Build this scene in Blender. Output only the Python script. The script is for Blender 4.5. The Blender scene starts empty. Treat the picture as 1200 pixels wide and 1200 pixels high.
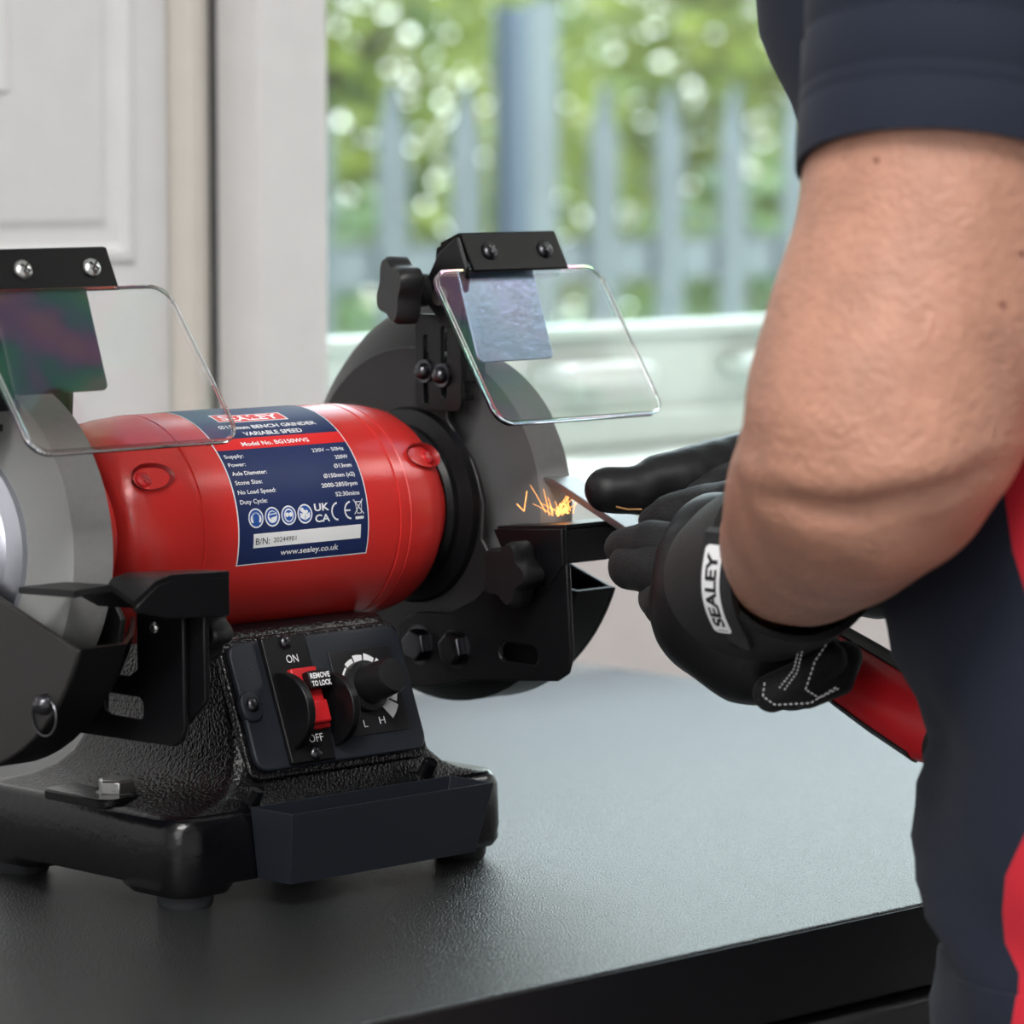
import bpy, bmesh, math, random
from mathutils import Vector, Matrix, noise
random.seed(7)
SC = bpy.context.scene
COL = SC.collection

# ------------------------------------------------------------------ camera
cam_data = bpy.data.cameras.new('camera')
cam = bpy.data.objects.new('camera', cam_data); COL.objects.link(cam)
CAM = Vector((-1.1994, -1.4097, .348))
_h = Vector((.713, .0, 0)); YAW = math.atan2(.713, .701); PITCH = math.atan(443/4563)
_hd = Vector((math.cos(YAW), math.sin(YAW), 0))
DIR = _hd*math.cos(PITCH) - Vector((0, 0, 1))*math.sin(PITCH)
cam.location = CAM
cam.rotation_euler = DIR.to_track_quat('-Z', 'Y').to_euler()
cam_data.sensor_width = 36; cam_data.lens = 36*4563/1200
cam_data.clip_start = .05; cam_data.clip_end = 200
cam_data.dof.use_dof = True; cam_data.dof.focus_distance = 1.80; cam_data.dof.aperture_fstop = 9.0
SC.camera = cam

# ------------------------------------------------------------------ world, sun, lamps, exposure
SC.view_settings.view_transform = 'Standard'; SC.view_settings.look = 'None'
SC.view_settings.gamma = 1; SC.view_settings.use_curve_mapping = False
SC.view_settings.exposure = 0.0
SC.cycles.use_denoising = True
SC.cycles.max_bounces = 10; SC.cycles.transmission_bounces = 8; SC.cycles.transparent_max_bounces = 8
SC.cycles.sample_clamp_indirect = 6; SC.cycles.caustics_refractive = True
W = bpy.data.worlds.new('sky'); SC.world = W; W.use_nodes = True
wn = W.node_tree.nodes; wl = W.node_tree.links
bg = wn['Background']; tc = wn.new('ShaderNodeTexCoord'); sx = wn.new('ShaderNodeSeparateXYZ'); rp = wn.new('ShaderNodeValToRGB')
wl.new(tc.outputs['Generated'], sx.inputs[0]); wl.new(sx.outputs['Z'], rp.inputs[0]); wl.new(rp.outputs[0], bg.inputs[0])
rp.color_ramp.elements[0].color = (.88, .95, .93, 1); rp.color_ramp.elements[1].color = (.55, .74, 1, 1)
bg.inputs[1].default_value = 5.8

def sun(name, direction, strength, angle, color=(1, 1, 1)):
    d = bpy.data.lights.new(name, 'SUN'); d.energy = strength; d.angle = math.radians(angle); d.color = color
    o = bpy.data.objects.new(name, d); COL.objects.link(o)
    o.rotation_euler = Vector(direction).to_track_quat('-Z', 'Y').to_euler(); return o
sun('sun', (-.18, -.40, -.90), 5.6, .6, (1, .96, .88))
def area(name, loc, target, sx_, sy_, power, color=(1, 1, 1)):
    d = bpy.data.lights.new(name, 'AREA'); d.shape = 'RECTANGLE'; d.size = sx_; d.size_y = sy_; d.energy = power; d.color = color
    o = bpy.data.objects.new(name, d); COL.objects.link(o); o.location = loc
    o.rotation_euler = (Vector(target)-Vector(loc)).to_track_quat('-Z', 'Y').to_euler(); return o
area('added_ceiling_lamp', (2.2, -1.25, 1.66), (2.2, -1.25, 0), 1.2, .6, 24, (1, .98, .95))  # added lamp out of view, placed for its reflection in the eye shields
area('added_ceiling_lamp', (-1.3, -1.2, 1.66), (-1.3, -1.2, 0), 1.2, .6, 50, (1, .98, .95))  # added fill lamp out of view, brightens the room and back wall
area('studio_lamp_light', (-2.3, -1.5, .95), (0, -.1, .15), 1.0, 1.0, 17, (1, .98, .96))

# ------------------------------------------------------------------ materials
def mat(name, color, rough=.5, metal=0, bump=0, bscale=200, spec=.5, coat=0, var=0, vscale=30, sheen=0, coords='Object', bdetail=3, bdist=.001, sss=0):
    m = bpy.data.materials.new(name); m.use_nodes = True
    n = m.node_tree.nodes; l = m.node_tree.links; b = n['Principled BSDF']
    b.inputs['Base Color'].default_value = (*color, 1); b.inputs['Roughness'].default_value = rough
    b.inputs['Metallic'].default_value = metal; b.inputs['Specular IOR Level'].default_value = spec
    b.inputs['Coat Weight'].default_value = coat; b.inputs['Coat Roughness'].default_value = .1
    if sheen: b.inputs['Sheen Weight'].default_value = sheen
    if sss:
        b.inputs['Subsurface Weight'].default_value = sss; b.inputs['Subsurface Radius'].default_value = (.012, .005, .003); b.inputs['Subsurface Scale'].default_value = 1
    t = n.new('ShaderNodeTexCoord')
    if bump:
        z = n.new('ShaderNodeTexNoise'); z.inputs['Scale'].default_value = bscale; z.inputs['Detail'].default_value = bdetail
        l.new(t.outputs[coords], z.inputs['Vector'])
        u = n.new('ShaderNodeBump'); u.inputs['Strength'].default_value = bump; u.inputs['Distance'].default_value = bdist
        l.new(z.outputs['Fac'], u.inputs['Height']); l.new(u.outputs[0], b.inputs['Normal'])
    # every surface gets a faint procedural tone variation
    z2 = n.new('ShaderNodeTexNoise'); z2.inputs['Scale'].default_value = vscale; z2.inputs['Detail'].default_value = 4
    l.new(t.outputs[coords], z2.inputs['Vector'])
    mx = n.new('ShaderNodeMix'); mx.data_type = 'RGBA'
    v = var if var else .06
    mx.inputs['A'].default_value = (*[c*(1-v) for c in color], 1); mx.inputs['B'].default_value = (*[min(1, c*(1+v)) for c in color], 1)
    l.new(z2.outputs['Fac'], mx.inputs['Factor']); l.new(mx.outputs['Result'], b.inputs['Base Color'])
    return m
def emis(name, color, s):
    m = bpy.data.materials.new(name); m.use_nodes = True; n = m.node_tree.nodes; b = n['Principled BSDF']
    b.inputs['Base Color'].default_value = (*color, 1); b.inputs['Emission Color'].default_value = (*color, 1); b.inputs['Emission Strength'].default_value = s
    return m
M = {}
M['iron'] = mat('black cast iron paint', (.004, .004, .005), .20, bump=.8, bscale=620, bdetail=2, bdist=.0009, spec=.45)
M['skirt'] = mat('smooth black enamel', (.003, .003, .004), .22, bump=.2, bscale=240, spec=.35)
M['sheet'] = mat('black powder coat', (.0045, .0045, .0055), .36, bump=.06, bscale=900, spec=.28)
M['cover'] = mat('dark grey guard paint', (.017, .016, .017), .40, bump=.05, bscale=900, spec=.35)
M['brown_cover'] = mat('dark guard cover', (.020, .019, .019), .42, bump=.05, bscale=900, spec=.4)
M['plastic'] = mat('dark blue grey plastic', (.014, .017, .024), .38, bump=.15, bscale=1200, spec=.35)
M['knob'] = mat('black knob plastic', (.009, .009, .010), .42, bump=.1, bscale=1200, spec=.35)
M['rubber'] = mat('rubber', (.02, .022, .026), .55)
M['red'] = mat('red gloss paint', (.62, .030, .026), .27, bump=.12, bscale=700, bdist=.0006)
M['redplastic'] = mat('red switch plastic', (.55, .015, .02), .35)
M['navy'] = mat('navy label print', (.012, .025, .10), .5, spec=.3)
M['labelred'] = mat('red label print', (.72, .02, .02), .5, spec=.3)
M['white'] = mat('white print', (.85, .86, .88), .4)
M['blackprint'] = mat('black print', (.01, .01, .012), .4)
M['blue'] = mat('blue symbol print', (.02, .09, .38), .35)
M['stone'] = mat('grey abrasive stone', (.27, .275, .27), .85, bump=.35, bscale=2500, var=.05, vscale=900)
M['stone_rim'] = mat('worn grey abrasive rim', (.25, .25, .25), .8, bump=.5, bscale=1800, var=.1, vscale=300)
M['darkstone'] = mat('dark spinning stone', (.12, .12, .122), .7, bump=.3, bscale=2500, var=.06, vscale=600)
M['steel'] = mat('bright zinc steel', (.62, .63, .62), .28, 1, bump=.1, bscale=600)
M['blade'] = mat('ground tool steel', (.42, .42, .42), .38, 1, bump=.3, bscale=1200)
M['hub'] = mat('satin aluminium', (.62, .64, .72), .35, 1)
M['blacksteel'] = mat('black oxide steel', (.09, .09, .10), .30, 1)
M['bench'] = mat('black speckled laminate', (.016, .017, .018), .29, bump=1.0, bscale=1000, bdetail=1, bdist=.0010, spec=1.0)
M['benchside'] = mat('black enamel side', (.004, .004, .005), .4)
M['drawer'] = mat('dark grey drawer enamel', (.035, .036, .038), .35)
M['wall'] = mat('white wall paint', (.80, .79, .79), .6, bump=.05, bscale=60)
M['pinkwall'] = mat('off white wall paint', (.72, .66, .65), .6)
M['door'] = mat('white painted door', (.80, .80, .81), .35)
M['cream'] = mat('cream painted architrave', (.72, .68, .62), .4)
M['seal'] = mat('dark rubber seal', (.05, .055, .06), .6)
M['upvc'] = mat('white plastic window frame', (.78, .82, .79), .3)
M['frame'] = mat('window frame plastic', (.60, .66, .62), .3)
M['floor'] = mat('grey workshop floor', (.25, .25, .26), .5)
M['ceiling'] = mat('ceiling paint', (.8, .8, .8), .8)
M['fence'] = mat('galvanised fence steel', (.135, .155, .165), .6, .1, var=.35, vscale=3)
M['grass'] = mat('rough grass', (.10, .17, .05), .9, var=.4, vscale=3)
M['bark'] = mat('tree bark', (.09, .07, .05), .9, bump=.5, bscale=30)
M['skin'] = mat('lightly tanned skin', (.43, .215, .148), .46, bump=.9, bscale=300, bdetail=6, bdist=.0016, var=.38, vscale=40, sss=.10)
M['shirt'] = mat('navy jersey', (.013, .017, .030), .85, bump=.25, bscale=1600, sheen=.04, var=.1, spec=.2)
M['shirtred'] = mat('red jersey panel', (.50, .02, .035), .85, bump=.25, bscale=1600, sheen=.03, spec=.2)
M['trousers'] = mat('dark work trousers', (.012, .015, .024), .9, bump=.3, bscale=900)
M['glove'] = mat('black glove fabric', (.007, .007, .008), .6, bump=.6, bscale=1100, sheen=.04, spec=.3)
M['glovesmooth'] = mat('smooth black neoprene', (.0065, .0065, .0075), .45, bump=.15, bscale=1100, spec=.35)
M['handle_red'] = mat('red soft handle', (.62, .012, .02), .38)
M['handle_black'] = mat('black rubber handle', (.014, .014, .015), .5)
M['stitch'] = mat('white thread', (.7, .7, .72), .7)
M['hair'] = mat('short brown hair', (.05, .03, .02), .8, bump=.8, bscale=200)
M['spark'] = emis('glowing spark', (1, .42, .10), 3.5)
M['lamp'] = emis('added panel diffuser', (1, .99, .96), 3)  # glow of the added ceiling panels
def leafmat(name, c1, c2):
    m = bpy.data.materials.new(name); m.use_nodes = True; n = m.node_tree.nodes; l = m.node_tree.links
    b = n['Principled BSDF']; out = n['Material Output']; b.inputs['Roughness'].default_value = .3
    g = n.new('ShaderNodeTexCoord'); z = n.new('ShaderNodeTexNoise'); z.inputs['Scale'].default_value = 5
    l.new(g.outputs['Object'], z.inputs['Vector']); r = n.new('ShaderNodeValToRGB'); l.new(z.outputs['Fac'], r.inputs[0])
    r.color_ramp.elements[0].position = .35; r.color_ramp.elements[1].position = .65
    r.color_ramp.elements[0].color = (*c1, 1); r.color_ramp.elements[1].color = (*c2, 1)
    l.new(r.outputs[0], b.inputs['Base Color']); t = n.new('ShaderNodeBsdfTranslucent'); l.new(r.outputs[0], t.inputs[0])
    s = n.new('ShaderNodeMixShader'); s.inputs[0].default_value = .5; l.new(b.outputs[0], s.inputs[1]); l.new(t.outputs[0], s.inputs[2]); l.new(s.outputs[0], out.inputs[0])
    return m
M['leaf'] = leafmat('tree leaves', (.09, .17, .03), (.44, .48, .05))
M['leafdark'] = leafmat('hedge leaves', (.07, .13, .05), (.20, .30, .09))
def clear(name, film):
    m = bpy.data.materials.new(name); m.use_nodes = True; n = m.node_tree.nodes; l = m.node_tree.links; b = n['Principled BSDF']
    b.inputs['Base Color'].default_value = (1, 1, 1, 1); b.inputs['Transmission Weight'].default_value = 1
    b.inputs['IOR'].default_value = 1.49; b.inputs['Roughness'].default_value = .0
    if film:
        g = n.new('ShaderNodeTexCoord'); z = n.new('ShaderNodeTexNoise'); z.inputs['Scale'].default_value = 22; l.new(g.outputs['Object'], z.inputs['Vector'])
        mr = n.new('ShaderNodeMapRange'); l.new(z.outputs['Fac'], mr.inputs[0]); mr.inputs[3].default_value = 250; mr.inputs[4].default_value = 900
        l.new(mr.outputs[0], b.inputs['Thin Film Thickness']); b.inputs['Thin Film IOR'].default_value = 1.7
    return m
M['clear'] = clear('clear polycarbonate', True)
def thin_glass():
    m = bpy.data.materials.new('window glass'); m.use_nodes = True; n = m.node_tree.nodes; l = m.node_tree.links
    out = n['Material Output']; n.remove(n['Principled BSDF'])
    t = n.new('ShaderNodeBsdfTransparent'); t.inputs[0].default_value = (.94, .965, .955, 1); g = n.new('ShaderNodeBsdfGlossy'); g.inputs['Roughness'].default_value = .02
    s = n.new('ShaderNodeMixShader'); s.inputs[0].default_value = .05
    l.new(t.outputs[0], s.inputs[1]); l.new(g.outputs[0], s.inputs[2]); l.new(s.outputs[0], out.inputs[0]); return m
M['glass'] = thin_glass()
M['bar'] = mat('deep black bar paint', (.003, .003, .0035), .42, spec=.12, bump=.05, bscale=900)
M['mirror'] = mat('black steel with painted blue reflection', (.42, .53, .76), .22, .95, bump=.10, bscale=300)  # bluish reflection on the black spark plate put into its base colour
M['mirror_dark'] = mat('glossy black steel', (.004, .004, .006), .18, .0, bump=.08, bscale=300)

# ------------------------------------------------------------------ helpers
WLOC = {}
def link(o, parent=None, wl_=(0, 0, 0)):
    COL.objects.link(o); WLOC[o.name] = Vector(wl_)
    if parent is not None:
        o.parent = parent; o.location = Vector(wl_) - WLOC[parent.name]
    else: o.location = wl_
    return o
def empty(name, loc, label=None, cat=None, group=None, parent=None):
    o = bpy.data.objects.new(name, None); o.empty_display_size = .02; link(o, parent, loc); tag(o, label, cat, group); return o
def tag(o, label=None, cat=None, group=None, kind=None):
    if label: o['label'] = label
    if cat: o['category'] = cat
    if group: o['group'] = group
    if kind: o['kind'] = kind
    return o
def emit(name, bm, m, parent=None, smooth=False, bevel=0, seg=2, label=None, kind=None, ang=35, recalc=True):
    """link a bmesh whose vertices are in world space as one object with its origin at its own centre"""
    if recalc: bmesh.ops.recalc_face_normals(bm, faces=bm.faces)
    me = bpy.data.meshes.new(name)
    lo = Vector([min(v.co[i] for v in bm.verts) for i in range(3)]); hi = Vector([max(v.co[i] for v in bm.verts) for i in range(3)])
    c = (lo+hi)/2
    for v in bm.verts: v.co -= c
    bm.to_mesh(me); bm.free()
    for mm in (m if isinstance(m, (list, tuple)) else [m]): me.materials.append(mm)
    o = bpy.data.objects.new(name, me); link(o, parent, c)
    if smooth or bevel:
        for p in me.polygons: p.use_smooth = True
        try: me.set_sharp_from_angle(angle=math.radians(ang))
        except Exception: pass
    if bevel:
        b = o.modifiers.new('bevel', 'BEVEL'); b.width = bevel; b.segments = seg; b.limit_method = 'ANGLE'; b.angle_limit = math.radians(28); b.harden_normals = False
        for p in me.polygons: p.use_smooth = True
    if label: o['label'] = label
    if kind: o['kind'] = kind
    return o
def add_box(bm, lo, hi, mtx=None):
    x0, y0, z0 = lo; x1, y1, z1 = hi
    vs = [Vector(c) for c in ((x0,y0,z0),(x1,y0,z0),(x1,y1,z0),(x0,y1,z0),(x0,y0,z1),(x1,y0,z1),(x1,y1,z1),(x0,y1,z1))]
    if mtx: vs = [mtx @ v for v in vs]
    v = [bm.verts.new(c) for c in vs]
    for f in ((0,3,2,1),(4,5,6,7),(0,1,5,4),(1,2,6,5),(2,3,7,6),(3,0,4,7)): bm.faces.new([v[i] for i in f])
def box(name, lo, hi, m, parent=None, bevel=.0, mtx=None, **k):
    bm = bmesh.new(); add_box(bm, lo, hi, mtx); return emit(name, bm, m, parent, bevel=bevel, **k)
def add_loft(bm, rings, cap=True, closed=True):
    """rings: lists of points of equal length"""
    R = [[bm.verts.new(p) for p in r] for r in rings]; n = len(R[0])
    for a, b in zip(R, R[1:]):
        for i in range(n if closed else n-1):
            j = (i+1) % n
            try: bm.faces.new((a[i], a[j], b[j], b[i]))
            except ValueError: pass
    if cap and closed:
        bm.faces.new(list(reversed(R[0]))); bm.faces.new(R[-1])
    return R
def prism(name, poly, axis, a, b, m, parent=None, bevel=0, holes=(), **k):
    """extrude a polygon lying across `axis` from a to b; holes are cut by a bridged fill"""
    def P3(p, t):
        if axis == 'X': return Vector((t, p[0], p[1]))
        if axis == 'Y': return Vector((p[0], t, p[1]))
        return Vector((p[0], p[1], t))
    bm = bmesh.new()
    if not holes:
        add_loft(bm, [[P3(p, a) for p in poly], [P3(p, b) for p in poly]])
    else:
        for t in (a, b):
            edges = []
            for lp in [poly, *holes]:
                vs = [bm.verts.new(P3(p, t)) for p in lp]
                edges += [bm.edges.new((vs[i], vs[(i+1) % len(vs)])) for i in range(len(vs))]
            bmesh.ops.triangle_fill(bm, edges=edges, use_beauty=True)
        bm.verts.ensure_lookup_table(); n = len(bm.verts)//2; k0 = 0
        for lp in [poly, *holes]:
            L = len(lp)
            for i in range(L):
                j = (i+1) % L
                bm.faces.new((bm.verts[k0+i], bm.verts[k0+j], bm.verts[n+k0+j], bm.verts[n+k0+i]))
            k0 += L
    return emit(name, bm, m, parent, bevel=bevel, **k)
def frame_from(axis_dir):
    z = Vector(axis_dir).normalized(); u = z.orthogonal().normalized(); w = z.cross(u); return u, w, z
def add_lathe(bm, prof, org, axis_dir, seg=48, cap=True, a0=0, a1=2*math.pi, u=None):
    """prof: (distance along axis, radius)"""
    z = Vector(axis_dir).normalized()
    if u is None: u = z.orthogonal().normalized()
    u = Vector(u); w = z.cross(u); org = Vector(org)
    full = abs(a1-a0-2*math.pi) < 1e-6; n = seg if full else seg+1
    rings = []
    for t, r in prof:
        rings.append([org + z*t + (u*math.cos(a0+(a1-a0)*i/seg) + w*math.sin(a0+(a1-a0)*i/seg))*max(r, 1e-5) for i in range(n)])
    add_loft(bm, rings, cap and full, full)
def lathe(name, prof, org, axis_dir, m, parent=None, seg=48, smooth=True, cap=True, ang=30, **k):
    bm = bmesh.new(); add_lathe(bm, prof, org, axis_dir, seg, cap)
    return emit(name, bm, m, parent, smooth=smooth, ang=ang, **k)
def add_tube(bm, pts, r, seg=8, cap=True):
    pts = [Vector(p) for p in pts]; rr = r if isinstance(r, (list, tuple)) else [r]*len(pts)
    rings = []; u = None
    for i, p in enumerate(pts):
        d = (pts[min(i+1, len(pts)-1)] - pts[max(i-1, 0)]).normalized()
        if u is None: u = d.orthogonal().normalized()
        u = (u - d*u.dot(d)).normalized(); w = d.cross(u)
        rings.append([p + (u*math.cos(2*math.pi*k/seg) + w*math.sin(2*math.pi*k/seg))*rr[i] for k in range(seg)])
    add_loft(bm, rings, cap)
def tube(name, pts, r, m, parent=None, seg=10, **k):
    bm = bmesh.new(); add_tube(bm, pts, r, seg); return emit(name, bm, m, parent, smooth=True, ang=50, **k)
def rrect(x0, y0, x1, y1, r, n=5):
    out = []
    for cx, cy, a in ((x1-r, y1-r, 0), (x0+r, y1-r, 90), (x0+r, y0+r, 180), (x1-r, y0+r, 270)):
        for i in range(n+1):
            t = math.radians(a+90*i/n); out.append((cx+r*math.cos(t), cy+r*math.sin(t)))
    return out
def arc(cx, cy, r, a0, a1, n):
    return [(cx+r*math.cos(math.radians(a0+(a1-a0)*i/n)), cy+r*math.sin(math.radians(a0+(a1-a0)*i/n))) for i in range(n+1)]
def basis(o, u, v):
    u = Vector(u).normalized(); v = Vector(v).normalized(); n = u.cross(v)
    m = Matrix((u, v, n)).transposed().to_4x4(); m.translation = Vector(o); return m
def slab(name, poly, mtx, h0, h1, m, parent=None, bevel=0, **k):
    bm = bmesh.new(); add_loft(bm, [[mtx @ Vector((p[0], p[1], h)) for p in poly] for h in (h0, h1)])
    return emit(name, bm, m, parent, bevel=bevel, **k)
def text_verts(s, size, ax='LEFT', width=None, bold=0.0, sx=1.0):
    c = bpy.data.curves.new('t', 'FONT'); c.body = s; c.size = size; c.align_x = 'LEFT'; c.offset = bold; c.resolution_u = 3
    o = bpy.data.objects.new('t', c); COL.objects.link(o)
    dg = bpy.context.evaluated_depsgraph_get(); me = bpy.data.meshes.new_from_object(o.evaluated_get(dg))
    vs = [(v.co.x, v.co.y) for v in me.vertices]; fs = [tuple(p.vertices) for p in me.polygons]
    bpy.data.objects.remove(o); bpy.data.curves.remove(c); bpy.data.meshes.remove(me)
    x0 = min(v[0] for v in vs); x1 = max(v[0] for v in vs); w = x1-x0
    k = (width/w) if width else sx
    vs = [((x-x0)*k, y) for x, y in vs]; w *= k
    off = {'LEFT': 0, 'CENTER': -w/2, 'RIGHT': -w}[ax]
    return [(x+off, y) for x, y in vs], fs
def text(name, s, size, fn, m, parent, ax='LEFT', width=None, bold=0.0, at=(0, 0), rot=0, **k):
    """fn maps flat (x, y) to a world point"""
    vs, fs = text_verts(s, size, ax, width, bold)
    cr, sr = math.cos(rot), math.sin(rot); bm = bmesh.new()
    V = [bm.verts.new(fn(at[0]+x*cr-y*sr, at[1]+x*sr+y*cr)) for x, y in vs]
    for f in fs:
        try: bm.faces.new([V[i] for i in f])
        except ValueError: pass
    return emit(name, bm, m, parent, recalc=False, **k)
def flat(name, polys, fn, m, parent, **k):
    bm = bmesh.new()
    for p in polys: bm.faces.new([bm.verts.new(fn(*q)) for q in p])
    return emit(name, bm, m, parent, recalc=False, **k)
def screw(name, org, d, r, m, parent, dark=None, h=.4):
    """round head cross recess screw"""
    u, w, z = frame_from(d); bm = bmesh.new()
    add_lathe(bm, [(0, r), (h*r*.5, r*.97), (h*r*1.1, r*.75), (h*r*1.4, r*.4), (h*r*1.45, .05*r)], org, d, 20)
    s = emit(name, bm, m, parent, smooth=True, ang=60)
    bm = bmesh.new(); o2 = Vector(org)+z*h*r*1.2
    mt = Matrix((u, w, z)).transposed().to_4x4(); mt.translation = o2
    add_box(bm, (-r*.55, -r*.1, 0), (r*.55, r*.1, r*.14), mt); add_box(bm, (-r*.1, -r*.55, 0), (r*.1, r*.55, r*.141), mt)
    emit('cross_recess', bm, dark or M['blackprint'], s)
    return s
def hexbolt(name, org, d, r, h, m, parent, washer=None, rot=0):
    u, w, z = frame_from(d); org = Vector(org)
    def ring(rr, t, rot=rot): return [org+z*t+(u*math.cos(rot+k*math.pi/3)+w*math.sin(rot+k*math.pi/3))*rr for k in range(6)]
    bm = bmesh.new(); add_loft(bm, [ring(r, 0), ring(r, h*.88), ring(r*.88, h)])
    b = emit(name, bm, m, parent, bevel=r*.04)
    if washer:
        lathe('washer', [(-h*.25, washer), (0, washer*.98), (.0001, .3*r)], org, d, m, b, seg=24)
    return b

# remesh helper for organic shapes: union of tapered capsules
def add_capsule(bm, a, b, ra, rb, seg=20, flat_=None):
    a, b = Vector(a), Vector(b); d = b-a; L = d.length
    if L < 1e-6: d = Vector((0, 0, 1)); L = 1e-6
    z = d.normalized(); u = z.orthogonal().normalized(); w = z.cross(u); rings = []
    for i in range(1, 6):
        t = math.pi/2*(1-i/5); rings.append((a-z*ra*math.sin(t), ra*math.cos(t)))
    for i in range(0, 5):
        t = math.pi/2*(i/5); rings.append((b+z*rb*math.sin(t), rb*math.cos(t)))
    add_loft(bm, [[c+(u*math.cos(2*math.pi*k/seg)+w*math.sin(2*math.pi*k/seg))*r for k in range(seg)] for c, r in rings])
def add_ellipsoid(bm, c, r, mtx=None, seg=20):
    g = bmesh.ops.create_uvsphere(bm, u_segments=seg, v_segments=seg//2, radius=1)
    for v in g['verts']:
        p = Vector((v.co.x*r[0], v.co.y*r[1], v.co.z*r[2])); v.co = (mtx @ p if mtx else p)+Vector(c)
def organic(name, bm, voxel, m, parent, smooth_it=6, disp=None, cut=None, **k):
    me = bpy.data.meshes.new('tmp'); bmesh.ops.recalc_face_normals(bm, faces=bm.faces); bm.to_mesh(me); bm.free()
    o = bpy.data.objects.new('tmp', me); COL.objects.link(o)
    r = o.modifiers.new('r', 'REMESH'); r.mode = 'VOXEL'; r.voxel_size = voxel
    s = o.modifiers.new('s', 'SMOOTH'); s.factor = .6; s.iterations = smooth_it
    dg = bpy.context.evaluated_depsgraph_get(); me2 = bpy.data.meshes.new_from_object(o.evaluated_get(dg))
    bpy.data.objects.remove(o); bpy.data.meshes.remove(me)
    b2 = bmesh.new(); b2.from_mesh(me2); bpy.data.meshes.remove(me2)
    if disp:
        b2.normal_update()
        mv = [(v, disp(v.co, v.normal)) for v in b2.verts]
        for v, d in mv: v.co = v.co + v.normal*d
    return emit(name, b2, m, parent, smooth=True, ang=80, **k)

# ------------------------------------------------------------------ the room
def struct(o, label=None): o['kind'] = 'structure'; return o
WY = .5; GY = .78
X0, X1, YB, ZF, ZC = -3.2, 3.4, -3.4, -.90, 1.70
struct(box('floor', (X0-.1, YB-.1, ZF-.1), (X1+.1, WY+.5, ZF), M['floor']))
struct(box('ceiling', (X0-.1, YB-.1, ZC), (X1+.1, WY+.5, ZC+.1), M['ceiling']))
struct(box('wall_left', (X0-.1, YB, ZF), (X0, WY+.45, ZC), M['wall']))
struct(box('wall_right', (X1, YB, ZF), (X1+.1, WY+.45, ZC), M['wall']))
struct(box('wall_front', (X0-.1, YB-.1, ZF), (X1+.1, YB, ZC), M['wall']))
WZ = .097; HEAD = 1.25
# wall under the window and above it, the pier between door and window, wall over the door and at its far left
bm = bmesh.new()
add_box(bm, (.509, WY, ZF), (X1, WY+.12, WZ-.022))
add_box(bm, (.509, WY, HEAD), (X1, GY+.12, ZC)); add_box(bm, (3.1, WY, WZ), (X1, GY+.12, HEAD))
struct(emit('wall_back', bm, M['pinkwall']))
struct(box('trim_1', (.4502, WY, ZF), (.5093, GY+.12, ZC), M['wall'], bevel=.002))
struct(box('trim_2', (.509, WY+.12, ZF), (X1, WY+.13, WZ-.03), M['seal']))
# window sill board, deep reveal
struct(box('window_sill_board', (.509, WY-.02, WZ-.022), (3.1, GY, WZ), M['upvc'], bevel=.004)).name = 'trim_3'
# cove skirting line low on the wall below the window
struct(box('baseboard_back', (.509, WY-.012, ZF), (X1, WY, ZF+.1), M['wall'], bevel=.003))
# window
win = empty('window_1', (1.8, GY, WZ)); win['kind'] = 'structure'
FR = M['frame']
bm = bmesh.new()
add_box(bm, (.509, GY-.02, WZ), (3.1, GY+.05, .188))
add_box(bm, (.509, GY, HEAD-.07), (3.1, GY+.05, HEAD)); add_box(bm, (3.03, GY, .188), (3.1, GY+.05, HEAD-.07))
emit('window_frame', bm, FR, win, bevel=.004)
box('glazing_bead', (.509, GY-.034, .186), (3.03, GY, .196), FR, win, bevel=.004)
box('lower_rail', (.509, GY-.03, WZ), (3.03, GY-.012, .128), FR, win, bevel=.006)
for i, x in enumerate((.97, 1.19)):
    box('casement_stay', (x-.02, GY-.075, .150), (x+.075, GY-.0205, .168), FR, win, bevel=.006)
box('window_pane', (.509, GY+.018, .19), (3.03, GY+.022, HEAD-.07), M['glass'], win)
# door with raised panel, left of the pier
DY = .552
struct(box('wall_back_left', (X0, DY+.05, ZF), (.45, DY+.12, ZC), M['wall'])).name = 'wall_back.001'
dr = empty('door_1', (-.1, DY, ZF)); dr['kind'] = 'structure'
box('door_leaf', (-.60, DY, ZF+.01), (.418, DY+.045, ZC-.15), M['door'], dr, bevel=.003)
def panel(x0, z0, x1, z1):
    mt = basis((0, DY, 0), (1, 0, 0), (0, 0, 1))
    fr = [(x0, z0), (x1, z0), (x1, z1), (x0, z1)]
    bm = bmesh.new(); rings = []
    for inset, h in ((0, 0), (.003, .004), (.009, .005), (.014, .0015), (.024, .0015), (.030, .005)):
        rings.append([mt @ Vector((x, z, h)) for x, z in ((x0+inset, z0+inset), (x1-inset, z0+inset), (x1-inset, z1-inset), (x0+inset, z1-inset))])
    add_loft(bm, rings); emit('raised_panel', bm, M['door'], dr, bevel=.0008)
panel(-.06, .264, .3885, 1.4); panel(-.50, .264, -.14, 1.4); panel(-.50, -.72, .3885, .15)
bm = bmesh.new()   # flat inner field visible at the far left
for a in ((.0, .3745),): pass
bm.free()
box('panel_field', (-.03, DY-.0075, .3740), (.2845, DY-.004, 1.36), M['door'], dr, bevel=.001)
box('door_handle', (.33, DY-.05, .12), (.42, DY-.035, .14), M['steel'], dr, bevel=.004)
struct(prism('trim_4', [(.4195, DY+.05), (.4195, DY-.006), (.424, DY-.016), (.433, DY-.018), (.439, DY-.008), (.448, DY-.006), (.448, DY+.05)], 'Z', ZF, ZC, M['cream'], bevel=.0015))
struct(box('trim_5', (.4482, DY-.010, ZF), (.4501, DY+.05, ZC), M['seal']))
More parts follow.
